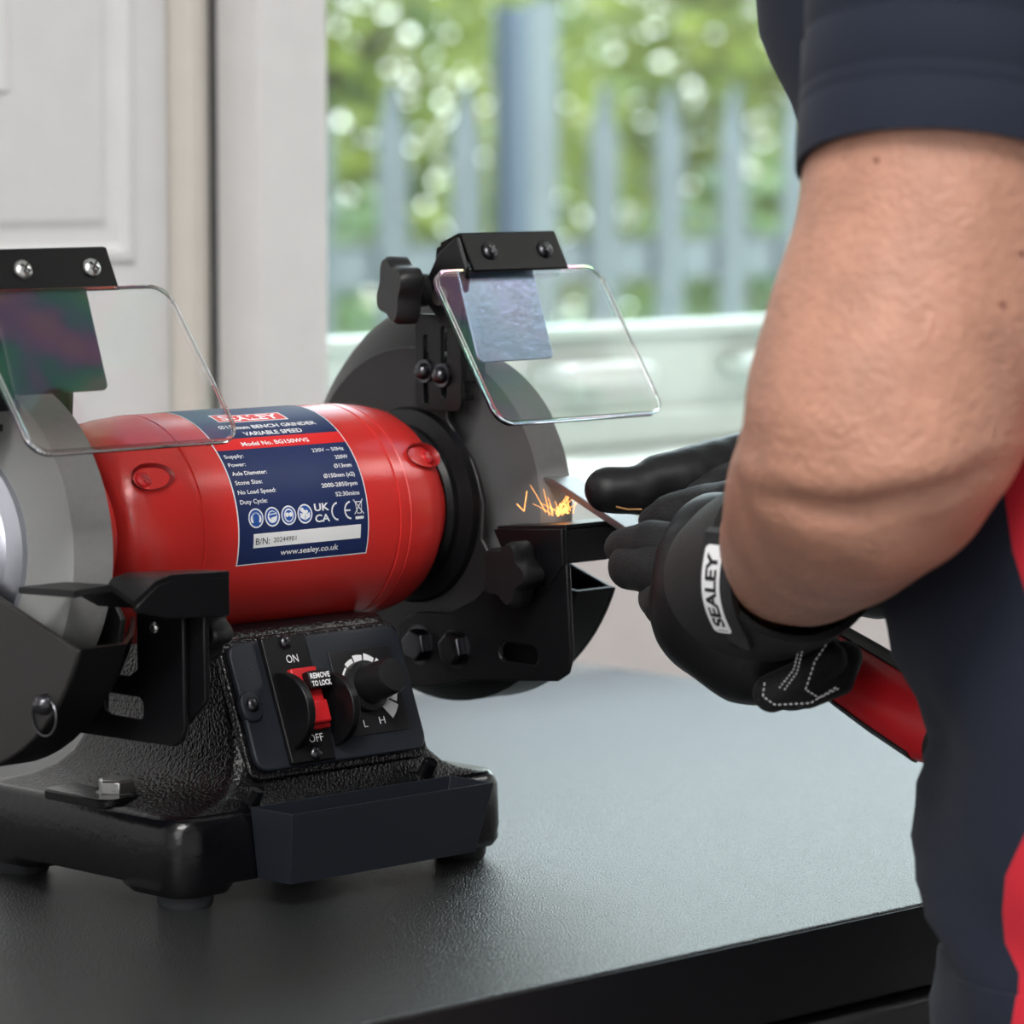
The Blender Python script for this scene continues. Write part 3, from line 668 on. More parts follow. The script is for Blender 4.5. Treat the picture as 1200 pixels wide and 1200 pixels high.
# ---- eye shields with arms
def shield(cx, top, bot, zt_, zb_, by0, by1, bz0, bz1, s, half=.0575):
    E_ = empty('eye_shield', (cx, top, zt_), parent=G)
    # clear visor: rounded slab
    o = Vector((cx, top, zt_)); v = Vector((0, top-bot, zt_-zb_)); L = v.length; mt = basis(o, (1, 0, 0), v)
    hw = half
    out = rrect(-hw, -L, hw, 0, .010, 8)
    bm = bmesh.new(); rings = []
    for h, k in ((-.0011, .0004), (-.0007, 0), (.0007, 0), (.0011, .0004)):
        rings.append([mt @ Vector((x*(1-k/hw), y+(.0 if y > -L/2 else k)-(k if y > -L/2 else 0), h)) for x, y in out])
    add_loft(bm, rings); emit('clear_visor', bm, M['clear'], E_, label='clear plastic visor with rounded corners')
    # raised bead around the visor edge
    bm = bmesh.new(); P_ = [mt @ Vector((x, y, .0012)) for x, y in rrect(-hw+.0008, -L+.0008, hw-.0008, -.0008, .0094, 8)]
    add_tube(bm, P_+[P_[0], P_[1]], .0011, 6, cap=False); emit('visor_bead', bm, M['clear'], E_, smooth=True)
    # clamp bar with two screws
    bo = Vector((cx, by0, bz0)); bv = Vector((0, by0-by1, bz0-bz1)); bL = bv.length; bt = basis(bo, (1, 0, 0), bv)
    bn = bt.to_3x3() @ Vector((0, 0, 1)); sg = 1 if bn.y < 0 else -1
    bar = slab('clamp_bar', [(-.0325, -bL), (.0325, -bL), (.0325, 0), (-.0325, 0)], bt, -.0010, .0012*sg if sg > 0 else -.0035, M['bar'], E_, bevel=.0005)
    prism('bar_return', [(by0, bz0), (by0+.016, bz0-.007), (by0+.018, bz0-.022), (by1+.004, bz1-.001)], 'X', cx-.0325, cx-.0300, M['bar'], E_, bevel=.0004)
    slab('bar_top', [(-.0325, 0), (.0325, 0), (.0325, .014), (-.0325, .014)], basis(bo, (1, 0, 0), (0, .9, -.35)), -.0012, .0008, M['bar'], E_, bevel=.0004)
    for dx in (-.0175, .0205):
        screw('clamp_screw', bt @ Vector((dx, -bL*.50, .0012)), bn*sg, .0047, M['blacksteel'] if s > 0 else M['steel'], E_)
    # spark plate behind the visor
    so = Vector((cx, top+.003, zt_+.002)); sv = Vector((0, .016, .046)); st = basis(so, (1, 0, 0), sv)
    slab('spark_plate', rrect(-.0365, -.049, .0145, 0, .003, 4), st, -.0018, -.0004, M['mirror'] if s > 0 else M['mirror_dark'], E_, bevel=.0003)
    # arm in the plane of the inner guard
    ax0, ax1 = (.1080, .1110) if s > 0 else (-.1790, -.1760)
    prism('shield_arm', [(-.041, .2985), (-.0283, .2900), (-.0195, .2765), (-.0210, .2640), (-.0330, .2540), (-.0430, .2540), (-.0460, .2700), (-.0485, .2830)], 'X', ax0, ax1, M['sheet'], E_, bevel=.0008)
    sl = [rrect(-.0185, .2160, -.0145, .2500, .0019, 3), rrect(-.0312, .2190, -.0270, .2545, .0019, 3)]
    sp = prism('slotted_plate', rrect(-.0410, .2130, -.0085, .2600, .004, 4), 'X', ax0+.003, ax1+.003, M['sheet'], E_, bevel=.0006, holes=sl)
    box('plate_flange', (ax1+.003, -.0415, .2270), (ax1+.016, -.0385, .2600), M['sheet'], E_, bevel=.0008)
    box('flange_foot', (ax1+.003, -.0385, .2180), (ax1+.012, -.012, .2215), M['sheet'], E_, bevel=.0006)
    for y, z in ((-.0165, .2320), (-.0290, .2305)):
        screw('slot_screw', (ax0+.0030-.002, y, z), (-1, 0, 0), .0042, M['blacksteel'], E_, h=.7)
        lathe('slot_washer', [(-.0005, .0058), (.0018, .0058)], (ax0+.0030, y, z), (-1, 0, 0), M['blacksteel'], E_, seg=24)
    lobed_knob((ax0-.004, -.0140, .2720), (-1, .35, 0), .0178, .0125, E_, lobes=4, rot=.35)
    tube('pivot_pin', [(ax0-.002, -.030, .2690), (ax0+.026, -.030, .2690)], .0042, M['steel'], E_, seg=16)
shield(.1435, -.045, -.093, .2820, .2100, -.040, -.050, .2995, .2815, 1)
shield(-.1435, -.055, -.107, .2800, .2130, -.044, -.053, .2975, .2795, -1)

# ------------------------------------------------------------------ chisel
chs = empty('wood_chisel', (.141, -.19, .13), 'steel chisel with red and black handle held against the right wheel', 'chisel')
A0 = Vector((.1445, -.0712, .1828)); A1 = Vector((.1410, -.3190, .0830)); ad = (A1-A0).normalized()
cu = Vector((1, 0, 0)); cu = (cu-ad*cu.dot(ad)).normalized(); cw = ad.cross(cu)
if cw.z < 0: cw = -cw
def cring(t, w, h, off=0): 
    c = A0+ad*t+cw*off; return [c+cu*x+cw*y for x, y in ((-w, -h), (w, -h), (w, h), (-w, h))]
bm = bmesh.new(); add_loft(bm, [cring(0, .0082, .0003, -.0016), cring(.008, .0084, .0017), cring(.075, .0085, .0019), cring(.11, .0075, .0024), cring(.13, .0060, .0040)])
emit('blade', bm, M['blade'], chs, bevel=.0003)
def hring(t, rx, ry, n=24, a0=0, a1=360, full=True):
    c = A0+ad*t; return [c+cu*rx*math.cos(math.radians(a0+(a1-a0)*i/n))+cw*ry*math.sin(math.radians(a0+(a1-a0)*i/n)) for i in range(n if full else n+1)]
hp = [(.128, .007, .007), (.133, .0095, .010), (.145, .0125, .013), (.165, .0140, .0145), (.190, .0145, .0155), (.215, .0155, .0170), (.235, .0160, .0178), (.262, .0160, .0178), (.270, .014, .0155)]
bm = bmesh.new(); add_loft(bm, [hring(*q) for q in hp]); hd = emit('handle', bm, M['handle_red'], chs, smooth=True, ang=50)
bm = bmesh.new(); add_loft(bm, [hring(t, a*1.03+.0003, b*1.03+.0003, 12, 5, 112, False)+list(reversed(hring(t, a*.93, b*.93, 12, 5, 112, False))) for t, a, b in hp[1:-1]])
emit('grip_panel', bm, M['handle_black'], hd, smooth=True, ang=50, label='black rubber grip strip on top of the handle')
bm = bmesh.new(); add_loft(bm, [hring(t, a*1.03+.0003, b*1.03+.0003, 6, 222, 262, False)+list(reversed(hring(t, a*.93, b*.93, 6, 222, 262, False))) for t, a, b in hp[1:-1]])
emit('grip_panel', bm, M['handle_black'], hd, smooth=True, ang=50, label='thin black rubber strip under the handle')
bm = bmesh.new(); add_loft(bm, [hring(.2695, .0142, .0157), hring(.273, .0140, .0155), hring(.2745, .011, .013)])
emit('end_cap', bm, M['handle_black'], chs, smooth=True, ang=50)
# sparks
bm = bmesh.new(); so = Vector((.137, -.0835, .1635))
for i in range(30):
    a = random.uniform(-1.2, 1.2); l_ = random.uniform(.005, .018) * (1 if random.random() < .75 else 1.3)
    st = so+Vector((random.gauss(0, .0036), random.gauss(0, .0022), random.uniform(0, .002)))
    d = Vector((math.sin(a)*.9, random.uniform(-.5, .1), math.cos(a))).normalized(); pts = [st+d*l_*k/3+Vector((0, 0, -.0018*(k/3)**2)) for k in range(4)]
    add_tube(bm, pts, [.00011, .0001, .00008, .00006], 4)
st = Vector((.1215, -.0745, .166))
for q in ((.0, -.002, .010), (-.005, 0, .004)): add_tube(bm, [st, st+Vector(q)*.6, st+Vector(q)], .00014, 4)
for i in range(12): 
    c = so+Vector((random.gauss(0, .003), random.gauss(0, .0015), random.uniform(.0, .006))); add_box(bm, c-Vector((.0003,)*3), c+Vector((.0003,)*3))
sp = emit('sparks', bm, M['spark']); tag(sp, 'small spray of orange sparks on the right tool rest', 'sparks', kind='stuff')

# ------------------------------------------------------------------ person
PS = empty('person', (.2, -.47, ZF), 'person in navy and red polo shirt and black gloves grinding a chisel', 'person')
LA = [Vector((0.0064, -0.4604, 0.5051)), Vector((-0.0128, -0.4559, 0.3994)), Vector((-0.0222, -0.4538, 0.3470)), Vector((-0.0295, -0.4528, 0.3012)), Vector((-0.0399, -0.4470, 0.2685)), Vector((-0.0469, -0.4438, 0.2423)), Vector((-0.0446, -0.4343, 0.2251)), Vector((-0.0040, -0.3791, 0.1988)), Vector((0.0251, -0.3400, 0.1791)), Vector((0.0562, -0.3017, 0.1673)), Vector((0.0845, -0.2607, 0.1552))]
LR = [.060, .057, .0555, .0555, .0560, .0560, .0520, .0450, .0370, .0310, .0280]
bm = bmesh.new()
for i in range(5): add_capsule(bm, LA[i], LA[i+1], LR[i], LR[i+1], 28)
for i in range(6, len(LA)-1): add_capsule(bm, LA[i], LA[i+1], LR[i], LR[i+1], 28)
add_capsule(bm, LA[5], LA[6], .0545, .0480, 28)
RS, RE, RW = Vector((.40, -.44, .50)), Vector((.44, -.40, .24)), Vector((0.2071, -0.2264, 0.1541))
add_capsule(bm, RS, RE, .057, .046, 24); add_capsule(bm, RE, RW, .046, .030, 24)
# trunk, neck, head
for a, b, ra, rb in (((.2, -.475, -.05), (.2, -.465, .10), .115, .105), ((.2, -.465, .10), (.2, -.43, .36), .105, .105), ((.10, -.44, .46), (.30, -.44, .46), .075, .075), ((.03, -.45, .50), (.37, -.45, .50), .055, .055), ((.12, -.475, -.05), (.28, -.475, -.05), .09, .09), ((.2, -.42, .48), (.2, -.39, .62), .055, .055)):
    add_capsule(bm, a, b, ra, rb, 24)
hc = Vector((.2, -.355, .70))
add_ellipsoid(bm, hc, (.072, .092, .112)); add_ellipsoid(bm, hc+Vector((0, .035, -.06)), (.05, .055, .05)); add_ellipsoid(bm, hc+Vector((0, .098, -.012)), (.011, .016, .02))
add_ellipsoid(bm, hc+Vector((0, .088, -.052)), (.024, .009, .006)); add_ellipsoid(bm, hc+Vector((0, .087, -.064)), (.02, .009, .006))
for s in (-1, 1): add_ellipsoid(bm, hc+Vector((s*.073, -.005, -.005)), (.010, .018, .030)); add_ellipsoid(bm, hc+Vector((s*.03, .082, .018)), (.018, .010, .006))
for s in (-1, 1):
    add_capsule(bm, (.2+s*.09, -.475, -.08), (.2+s*.10, -.46, -.46), .085, .055, 20); add_capsule(bm, (.2+s*.10, -.46, -.46), (.2+s*.10, -.48, -.83), .052, .036, 20)
    add_capsule(bm, (.2+s*.10, -.50, -.86), (.2+s*.11, -.34, -.868), .038, .030, 16)
CR = [Vector((-0.0845, -0.4226, 0.2094)), Vector((-0.0870, -0.4400, 0.2078)), Vector((-0.0832, -0.4580, 0.2068)), Vector((-0.0773, -0.4717, 0.2106)), Vector((-0.0667, -0.4815, 0.2157)), Vector((-0.0527, -0.4886, 0.2230))]; CW = .0036
def skin_disp(co, n):
    d = noise.noise(co*24)*.0008 + noise.noise(co*70)*.00035
    for a_, b_ in zip(CR, CR[1:]):      # fold of skin over the elbow
        t_ = max(0, min(1, (co-a_).dot(b_-a_)/(b_-a_).length_squared)); q_ = a_+(b_-a_)*t_; D_ = co-q_
        e_ = math.hypot(D_.z, .35*D_.length)
        d -= CW*math.exp(-(e_/.0045)**2)/1.6; d += .0011*math.exp(-((D_.z-.011)/.008)**2 - (D_.length/.03)**2)
    return d
body = organic('body', bm, .0042, M['skin'], PS, smooth_it=7, disp=skin_disp)
for s in (-1, 1): 
    e = lathe('eye', [(-.012, .001), (-.009, .008), (0, .012), (.009, .008), (.012, .001)], hc+Vector((s*.03, .075, .006)), (0, 1, 0), M['white'], body, seg=16)
bm = bmesh.new(); add_ellipsoid(bm, hc+Vector((0, -.012, .022)), (.078, .094, .104)); organic('hair', bm, .008, M['hair'], PS)
# moles on the upper arm, seated on the skin
for p_ in (Vector((-0.0427, -0.5029, 0.3036)), Vector((-0.0516, -0.5038, 0.2847)), Vector((-0.0779, -0.4636, 0.3382))):
    ok, cl, nn_, fi = body.closest_point_on_mesh(Vector(p_)-WLOC[body.name])
    bm = bmesh.new(); add_ellipsoid(bm, cl+WLOC[body.name], (.0012, .0012, .0012), None, 12); emit('mole', bm, bpy.data.materials.get('mole brown') or mat('mole brown', (.16, .05, .035), .6), body, smooth=True)

# ---- polo shirt: lofted trunk
rows_ = [(-.044, -.486), (-.022, -.485), (-.015, -.484), (-.006, -.4855), (.003, -.487), (.016, -.485), (.027, -.477), (.040, -.4745), (.056, -.473), (.077, -.475), (.088, -.4775), (.099, -.479), (.113, -.473), (.130, -.460), (.155, -.455), (.185, -.444), (.207, -.438), (.235, -.430), (.261, -.424), (.290, -.417), (.315, -.411), (.340, -.406), (.361, -.399), (.378, -.389), (.390, -.383), (.405, -.381), (.419, -.376), (.45, -.380), (.49, -.40), (.53, -.425), (.555, -.43)]
def trunk_pt(z, cy, th, grow=0.0):
    ax, ay, n = .19, .13, 2.4
    if z > .45: k = 1-((z-.45)/.115)**2*.62; ax *= k+.02; ay *= k
    c, s_ = math.cos(th), math.sin(th)
    x = math.copysign(abs(c)**(2/n), c)*ax; y = math.copysign(abs(s_)**(2/n), s_)*ay
    f = .0035*math.sin(th*9+z*34+3*math.sin(z*21)) * (1 if z < .2 else .4) + .004*noise.noise(Vector((x*9, y*9, z*11)))
    if abs(math.sin(th)) > .75 and z < .45: f *= .25
    nrm = Vector((x/ax, y/ay, 0)).normalized(); 
    return Vector((.2+x, cy+y, z)) + nrm*(f+grow)
def seam(z):   # angle where the red side panel begins
    K = [(-.06, 175), (0, 174.5), (.03, 174), (.056, 177.5), (.08, 180), (.098, 194), (.125, 194), (.140, 187), (.16, 185), (.20, 186), (.6, 186)]
    for (z0, a0), (z1, a1) in zip(K, K[1:]):
        if z <= z1: return math.radians(a0+(a1-a0)*max(0, z-z0)/(z1-z0))
    return math.radians(186)
def shirt_piece(name, fa, fb, m, parent, n=60, grow=0, zmax=9, thick=.003):
    bm = bmesh.new(); O = []; I = []
    rws = [r for r in rows_ if r[0] <= zmax]
    for z, cy in rws:
        a, b = fa(z), fb(z)
        O.append([bm.verts.new(trunk_pt(z, cy, a+(b-a)*i/n, grow)) for i in range(n+1)])
        I.append([bm.verts.new(trunk_pt(z, cy, a+(b-a)*i/n, grow-thick)) for i in range(n+1)])
    for k in range(len(O)-1):
        for i in range(n):
            bm.faces.new((O[k][i], O[k][i+1], O[k+1][i+1], O[k+1][i])); bm.faces.new((I[k][i], I[k+1][i], I[k+1][i+1], I[k][i+1]))
        bm.faces.new((O[k][0], O[k+1][0], I[k+1][0], I[k][0])); bm.faces.new((O[k][n], I[k][n], I[k+1][n], O[k+1][n]))
    for i in range(n):
        bm.faces.new((O[0][i], I[0][i], I[0][i+1], O[0][i+1])); bm.faces.new((O[-1][i], O[-1][i+1], I[-1][i+1], I[-1][i]))
    return emit(name, bm, m, parent, smooth=True, ang=60)
two = 2*math.pi
SH = shirt_piece('polo_shirt', lambda z: math.radians(232)-two, seam, M['shirt'], PS, n=120)
shirt_piece('side_panel', seam, lambda z: math.radians(232), M['shirtred'], SH, n=24)
SH.children[0]['label'] = 'red side panel of the shirt'
# hem band stitched at the bottom
rows_save = rows_
rows_ = [(-.046, -.486), (-.030, -.4855), (-.012, -.485), (.006, -.4865), (.008, -.4865)]
shirt_piece('hem', lambda z: math.radians(232)-two, lambda z: seam(0), M['shirt'], SH, n=100, grow=.0016, thick=.0012)
shirt_piece('red_hem', lambda z: seam(0), lambda z: math.radians(232), M['shirtred'], SH, n=20, grow=.0016, thick=.0012)
rows_ = rows_save
# shoulder yoke closing the top under the collar
bm = bmesh.new(); add_loft(bm, [[trunk_pt(.553, -.43, two*i/40, -.001) for i in range(40)], [Vector((.2, -.42, .575))+Vector((math.cos(two*i/40)*.068, math.sin(two*i/40)*.064, 0)) for i in range(40)]], cap=False)
emit('yoke', bm, M['shirt'], SH, smooth=True)
bm = bmesh.new(); add_loft(bm, [[Vector((.2, -.415+h*.3, .572+h))+Vector((math.cos(two*i/40)*r, math.sin(two*i/40)*r, 0)) for i in range(40)] for h, r in ((0, .070), (.03, .064), (.032, .060), (.0, .062))], cap=False)
emit('collar', bm, M['shirtred'], SH, smooth=True)
# sleeves: a tube round the upper arm with turned hem
def sleeve(a, b, tilt_dir, tilt, r0, r1, parent, wr=1.0):
    a, b = Vector(a), Vector(b); d = (b-a); L = d.length; z = d.normalized(); u = z.orthogonal().normalized(); w = z.cross(u)
    N = 64; prof_ = [(0, 1.35), (.12, 1.22), (.25, 1.10), (.40, 1.05), (.55, 1.02), (.705, 1.005), (.715, .993), (.73, .993), (.742, 1.01), (.84, 1.0), (.846, .992), (.852, 1.0), (.875, 1.0), (.881, .992), (.887, 1.002), (.97, 1.004), (1.0, .998), (1.0, .955), (.9, .95), (.5, .95)]
    bm = bmesh.new(); rings = []
    for t, k in prof_:
        r = r0+(r1-r0)*min(t, 1); ring = []
        for i in range(N):
            th = two*i/N; o_ = u*math.cos(th)+w*math.sin(th)
            e = tilt*(o_.dot(tilt_dir))*r*t*t
            f = 1+wr*(.035*math.sin(3*th+9*t)*(1-t)+.012*math.sin(7*th-12*t)*(1-t*.6))
            ring.append(a+d*t+o_*r*k*f-z*e*-1)
        rings.append(ring)
    add_loft(bm, rings, cap=False); return emit('sleeve', bm, M['shirt'], parent, smooth=True, ang=70)
hem_dir = Vector((DIR.x, DIR.y, 0)).normalized()
sleeve(Vector((0.0101, -0.4495, 0.5084)), Vector((-0.0275, -0.4579, 0.3301)), hem_dir, .15, .068, .0600, SH, .4)
sleeve((.385, -.44, .50), (.425, -.415, .345), hem_dir, .1, .060, .060, SH)
# trousers and boots
bm = bmesh.new()
for s in (-1, 1):
    add_capsule(bm, (.2+s*.085, -.490, .0), (.2+s*.10, -.475, -.46), .100, .078, 24); add_capsule(bm, (.2+s*.10, -.475, -.46), (.2+s*.10, -.485, -.81), .078, .064, 24)
add_capsule(bm, (.14, -.488, -.03), (.26, -.488, -.03), .105, .105, 24)
organic('trousers', bm, .009, M['trousers'], PS, smooth_it=4)
for s in (-1, 1):
    bm = bmesh.new(); add_capsule(bm, (.2+s*.10, -.51, -.855), (.2+s*.11, -.33, -.862), .045, .038, 20); add_capsule(bm, (.2+s*.10, -.495, -.86), (.2+s*.10, -.49, -.77), .046, .044, 20)
    for v in bm.verts: v.co.z = max(v.co.z, ZF)
    organic('boot', bm, .007, M['handle_black'], PS, smooth_it=2)

# ---- left glove: hand closed round the chisel
GV = M['glove']
bm = bmesh.new()
def cap_px(chain):
    for (a, ra), (b, rb) in zip(chain, chain[1:]): add_capsule(bm, a, b, ra, rb, 20)
# back of the hand and heel of the palm
cap_px([(Vector((0.0961, -0.2234, 0.1513)), .029), (Vector((0.0861, -0.2368, 0.1361)), .0335), (Vector((0.0847, -0.2582, 0.1236)), .0300), (Vector((0.0910, -0.2730, 0.1121)), .0195), (Vector((0.1048, -0.2795, 0.1130)), .0140)])
cap_px([(Vector((0.1016, -0.2203, 0.1615)), .0250), (Vector((0.0961, -0.2234, 0.1513)), .0290)])
cap_px([(Vector((0.0903, -0.2606, 0.1463)), .034), (Vector((0.0874, -0.2438, 0.1451)), .034)])
palm = organic('left_glove', bm, .0022, M['glovesmooth'], PS, smooth_it=8, disp=lambda co, n: noise.noise(co*45)*.0012)
palm['label'] = 'black glove of the near hand gripping the chisel'
LG = palm
# four fingers and a thumb, each closed on the tool
def finger(name, chain, parent, m=GV, vox=.0016, it=8):
    global bm
    bm = bmesh.new(); cap_px(chain); return organic(name, bm, vox, m, parent, smooth_it=it, disp=lambda co, n: noise.noise(co*90)*.0007)
finger('index_finger', [(Vector((0.0934, -0.2057, 0.1579)), .0130), (Vector((0.0914, -0.1894, 0.1599)), .0125), (Vector((0.0915, -0.1687, 0.1580)), .0085)], LG)
finger('middle_finger', [(Vector((0.0855, -0.2132, 0.1497)), .0135), (Vector((0.0840, -0.1975, 0.1502)), .0120), (Vector((0.0866, -0.1789, 0.1500)), .0105)], LG)
finger('ring_finger', [(Vector((0.0806, -0.2240, 0.1382)), .0140), (Vector((0.0796, -0.2092, 0.1359)), .0120), (Vector((0.0868, -0.1950, 0.1372)), .0085)], LG)
finger('little_finger', [(Vector((0.0787, -0.2312, 0.1235)), .0135), (Vector((0.0799, -0.2185, 0.1223)), .0115), (Vector((0.0885, -0.2052, 0.1269)), .0095)], LG)
finger('thumb', [(Vector((0.1298, -0.2041, 0.1741)), .0155), (Vector((0.1301, -0.1834, 0.1726)), .0130), (Vector((0.1231, -0.1699, 0.1697)), .0110), (Vector((0.1217, -0.1619, 0.1669)), .0085)], LG)
# cuff round the wrist: band with rolled edge
def cuff(pts, radii, parent, m, name='cuff', thick=.003, N=56):
    pts = [Vector(p) for p in pts]; bm = bmesh.new(); rings = []; u = None
    seq = [(p, r, 1) for p, r in zip(pts, radii)]
    ds = [(pts[min(i+1, len(pts)-1)]-pts[max(i-1, 0)]).normalized() for i in range(len(pts))]
    def rg(p, d, r):
        q = Vector((0, 0, 1)); u_ = (q-d*q.dot(d)).normalized(); w_ = d.cross(u_)
        return [p+(u_*math.cos(two*i/N)+w_*math.sin(two*i/N))*r for i in range(N)]
    for p, d, r in zip(pts, ds, radii): rings.append(rg(p, d, r))
    for p, d, r in reversed(list(zip(pts, ds, radii))): rings.append(rg(p, d, r-thick))
    rings.append(rings[0]); add_loft(bm, rings, cap=False)
    return emit(name, bm, m, parent, smooth=True, ang=50), rg, ds, pts
cf, rg, ds, cps = cuff([Vector((0.0481, -0.3146, 0.1693)), Vector((0.0534, -0.3061, 0.1664)), Vector((0.0670, -0.2853, 0.1593)), Vector((0.0795, -0.2632, 0.1527)), Vector((0.0886, -0.2447, 0.1474))], [.0385, .0395, .0400, .0390, .0360], LG, GV)
# strap tab with the white framed name on it, lying on the outside of the cuff
tabm = mat('rubber strap tab', (.022, .022, .024), .5)
q0, q1, q2, q3 = [Vector(Vector((0.0084, -0.3011, 0.1789))), Vector(Vector((0.0098, -0.3130, 0.1840))), Vector(Vector((0.0254, -0.3119, 0.1289))), Vector(Vector((0.0251, -0.2925, 0.1352)))]
dz = (q3-q0).normalized(); dx_ = (q1-q0); dx_ = (dx_-dz*dx_.dot(dz)).normalized(); tn = dx_.cross(dz)
if tn.dot(DIR) > 0: tn = -tn
# the tab follows a cylinder-like bend: local s across, t along, bulging outwards in the middle
LTAB = (q3-q0).length
def tabpt(s_, t_, h=0):
    base_ = q0+dx_*s_+dz*t_
    k = t_/LTAB; return base_ + tn*(.0045*math.sin(math.pi*min(max(k, 0), 1))+h+.002) - dx_*(.0030*math.sin(math.pi*k))
bm = bmesh.new(); n = 14
top = [[tabpt(s_, LTAB*1.18*i/n-.004, .0016) for s_ in (-.0015, .004, .009, .0135)] for i in range(n+1)]
bot = [[tabpt(s_, LTAB*1.18*i/n-.004, -.003) for s_ in (.0135, .009, .004, -.0015)] for i in range(n+1)]
for i in (n-1, n):
    for arr in (top, bot):
        idx = (0, 1) if arr is top else (3, 2)
        arr[i][idx[0]] = arr[i][idx[0]] + dx_*.006*(i-n+2)
add_loft(bm, [a+b for a, b in zip(top, bot)]); tab = emit('strap_tab', bm, tabm, LG, smooth=True, ang=50)
ww, hh_ = .0082, LTAB*.90
def tf(h): return lambda x, y: tabpt(x, y, h)
# white frame (rounded) and letters reading along the strap
outer = rrect(0, .0015, ww, hh_+.0015, .0020, 4); inner = rrect(.0011, .0026, ww-.0011, hh_+.0004, .0012, 4)
def subdiv(poly):
    out = []
    for i, p in enumerate(poly):
        q = poly[(i+1) % len(poly)]; m_ = max(1, int(math.hypot(q[0]-p[0], q[1]-p[1])/.003))
        out += [(p[0]+(q[0]-p[0])*k/12, p[1]+(q[1]-p[1])*k/12) for k in range(12)] if m_ > 1 else [p]
    return out
so_, si_ = subdiv(outer), subdiv(inner)
if len(so_) == len(si_):
    flat('name_frame', [[so_[i], so_[(i+1) % len(so_)], si_[(i+1) % len(so_)], si_[i]] for i in range(len(so_))], tf(.0019), M['white'], tab)
vs_ = []
flat('name_ground', [[(0.0011, hh_*k/12+.0026 if k else .0026), (ww-.0011, hh_*k/12+.0026 if k else .0026), (ww-.0011, min(hh_*(k+1)/12+.0026, hh_)), (.0011, min(hh_*(k+1)/12+.0026, hh_))] for k in range(12)], tf(.00175), M['white'], tab)
text('name_lettering', 'SEALEY', .0068, (lambda x, y: tabpt(ww-x, y, .0021)), M['blackprint'], tab, 'LEFT', width=hh_*.84, bold=.00022, at=(.0018, hh_*.95), rot=-math.pi/2)
# stitched pull strap at the heel of the cuff
bm = bmesh.new(); cap_px([(Vector((0.0625, -0.2882, 0.1051)), .0088), (Vector((0.0671, -0.2990, 0.1110)), .0085), (Vector((0.0813, -0.3047, 0.1199)), .0080)]); cap_px([(Vector((0.0733, -0.2985, 0.1073)), .0095), (Vector((0.0879, -0.3056, 0.1089)), .0060), (Vector((0.0943, -0.3034, 0.1194)), .0075)])
ps_ = organic('pull_strap', bm, .0014, GV, LG, smooth_it=3)
def stitches(pts, parent, off=.0, n=14, r=.00035):
    bm = bmesh.new(); pts = [Vector(p) for p in pts]; 
    segs = [(pts[i], pts[i+1]) for i in range(len(pts)-1)]; tot = sum((b-a).length for a, b in segs)
    def at_(t):
        t *= tot
        for a, b in segs:
            L = (b-a).length
            if t <= L: return a+(b-a)*(t/L)
            t -= L
        return pts[-1]
    for i in range(n): add_tube(bm, [at_(i/n), at_((i+.55)/n)], r, 5)
    emit('stitching', bm, M['stitch'], parent, smooth=True)
stitches([Vector((0.0563, -0.3088, 0.1264)), Vector((0.0527, -0.3092, 0.1183)), Vector((0.0474, -0.3051, 0.1099))], ps_, n=12); stitches([Vector((0.0574, -0.3099, 0.1261)), Vector((0.0537, -0.3103, 0.1172)), Vector((0.0489, -0.3067, 0.1091))], ps_, n=12)
stitches([Vector((0.0700, -0.3159, 0.1321)), Vector((0.0610, -0.3141, 0.1217)), Vector((0.0603, -0.3094, 0.1090)), Vector((0.0680, -0.3106, 0.1046)), Vector((0.0779, -0.3142, 0.1085))], ps_, n=20)
stitches([Vector((0.0456, -0.2988, 0.1124)), Vector((0.0447, -0.2987, 0.1065)), Vector((0.0496, -0.3012, 0.1025)), Vector((0.0592, -0.3134, 0.1036)), Vector((0.0711, -0.3185, 0.1103))], ps_, n=18)
# ---- right glove: far hand, index finger pressing the blade from above
bm = bmesh.new(); cap_px([(Vector((0.1991, -0.1522, 0.1761)), .0270), (Vector((0.2074, -0.1752, 0.1709)), .0330), (Vector((0.2037, -0.2081, 0.1604)), .0330), (RW, .0345)]); cap_px([(RW, .0350), (Vector(RW)+(RE-Vector(RW))*.18, .0370)])
RG = organic('right_glove', bm, .0025, M['glovesmooth'], PS, smooth_it=6); RG['label'] = 'black glove of the far hand behind the forearm'
finger('index_finger', [(Vector((0.1246, -0.1278, 0.1797)), .0112), (Vector((0.1376, -0.1378, 0.1791)), .0120), (Vector((0.1466, -0.1405, 0.1828)), .0135), (Vector((0.1636, -0.1485, 0.1843)), .0160), (Vector((0.1961, -0.1548, 0.1868)), .0190)], RG, M['glovesmooth'])
finger('middle_finger', [(Vector((0.1876, -0.1626, 0.1714)), .0125), (Vector((0.1696, -0.1598, 0.1658)), .0115), (Vector((0.1470, -0.1667, 0.1590)), .0100)], RG)
finger('ring_finger', [(Vector((0.1892, -0.1723, 0.1637)), .0125), (Vector((0.1693, -0.1749, 0.1563)), .0115), (Vector((0.1490, -0.1841, 0.1492)), .0100)], RG)
finger('little_finger', [(Vector((0.1921, -0.1833, 0.1561)), .0115), (Vector((0.1774, -0.1840, 0.1482)), .0105), (Vector((0.1580, -0.1938, 0.1424)), .0090)], RG)
finger('thumb', [(Vector((0.1913, -0.1647, 0.1836)), .0150), (Vector((0.1645, -0.1670, 0.1793)), .0125), (Vector((0.1487, -0.1663, 0.1742)), .0105)], RG)
# brown finger seam line
tube('finger_seam', [Vector((0.1202, -0.1377, 0.1726)), Vector((0.1242, -0.1412, 0.1713)), Vector((0.1298, -0.1453, 0.1712))], .0005, mat('tan piping', (.35, .18, .06), .7), RG)

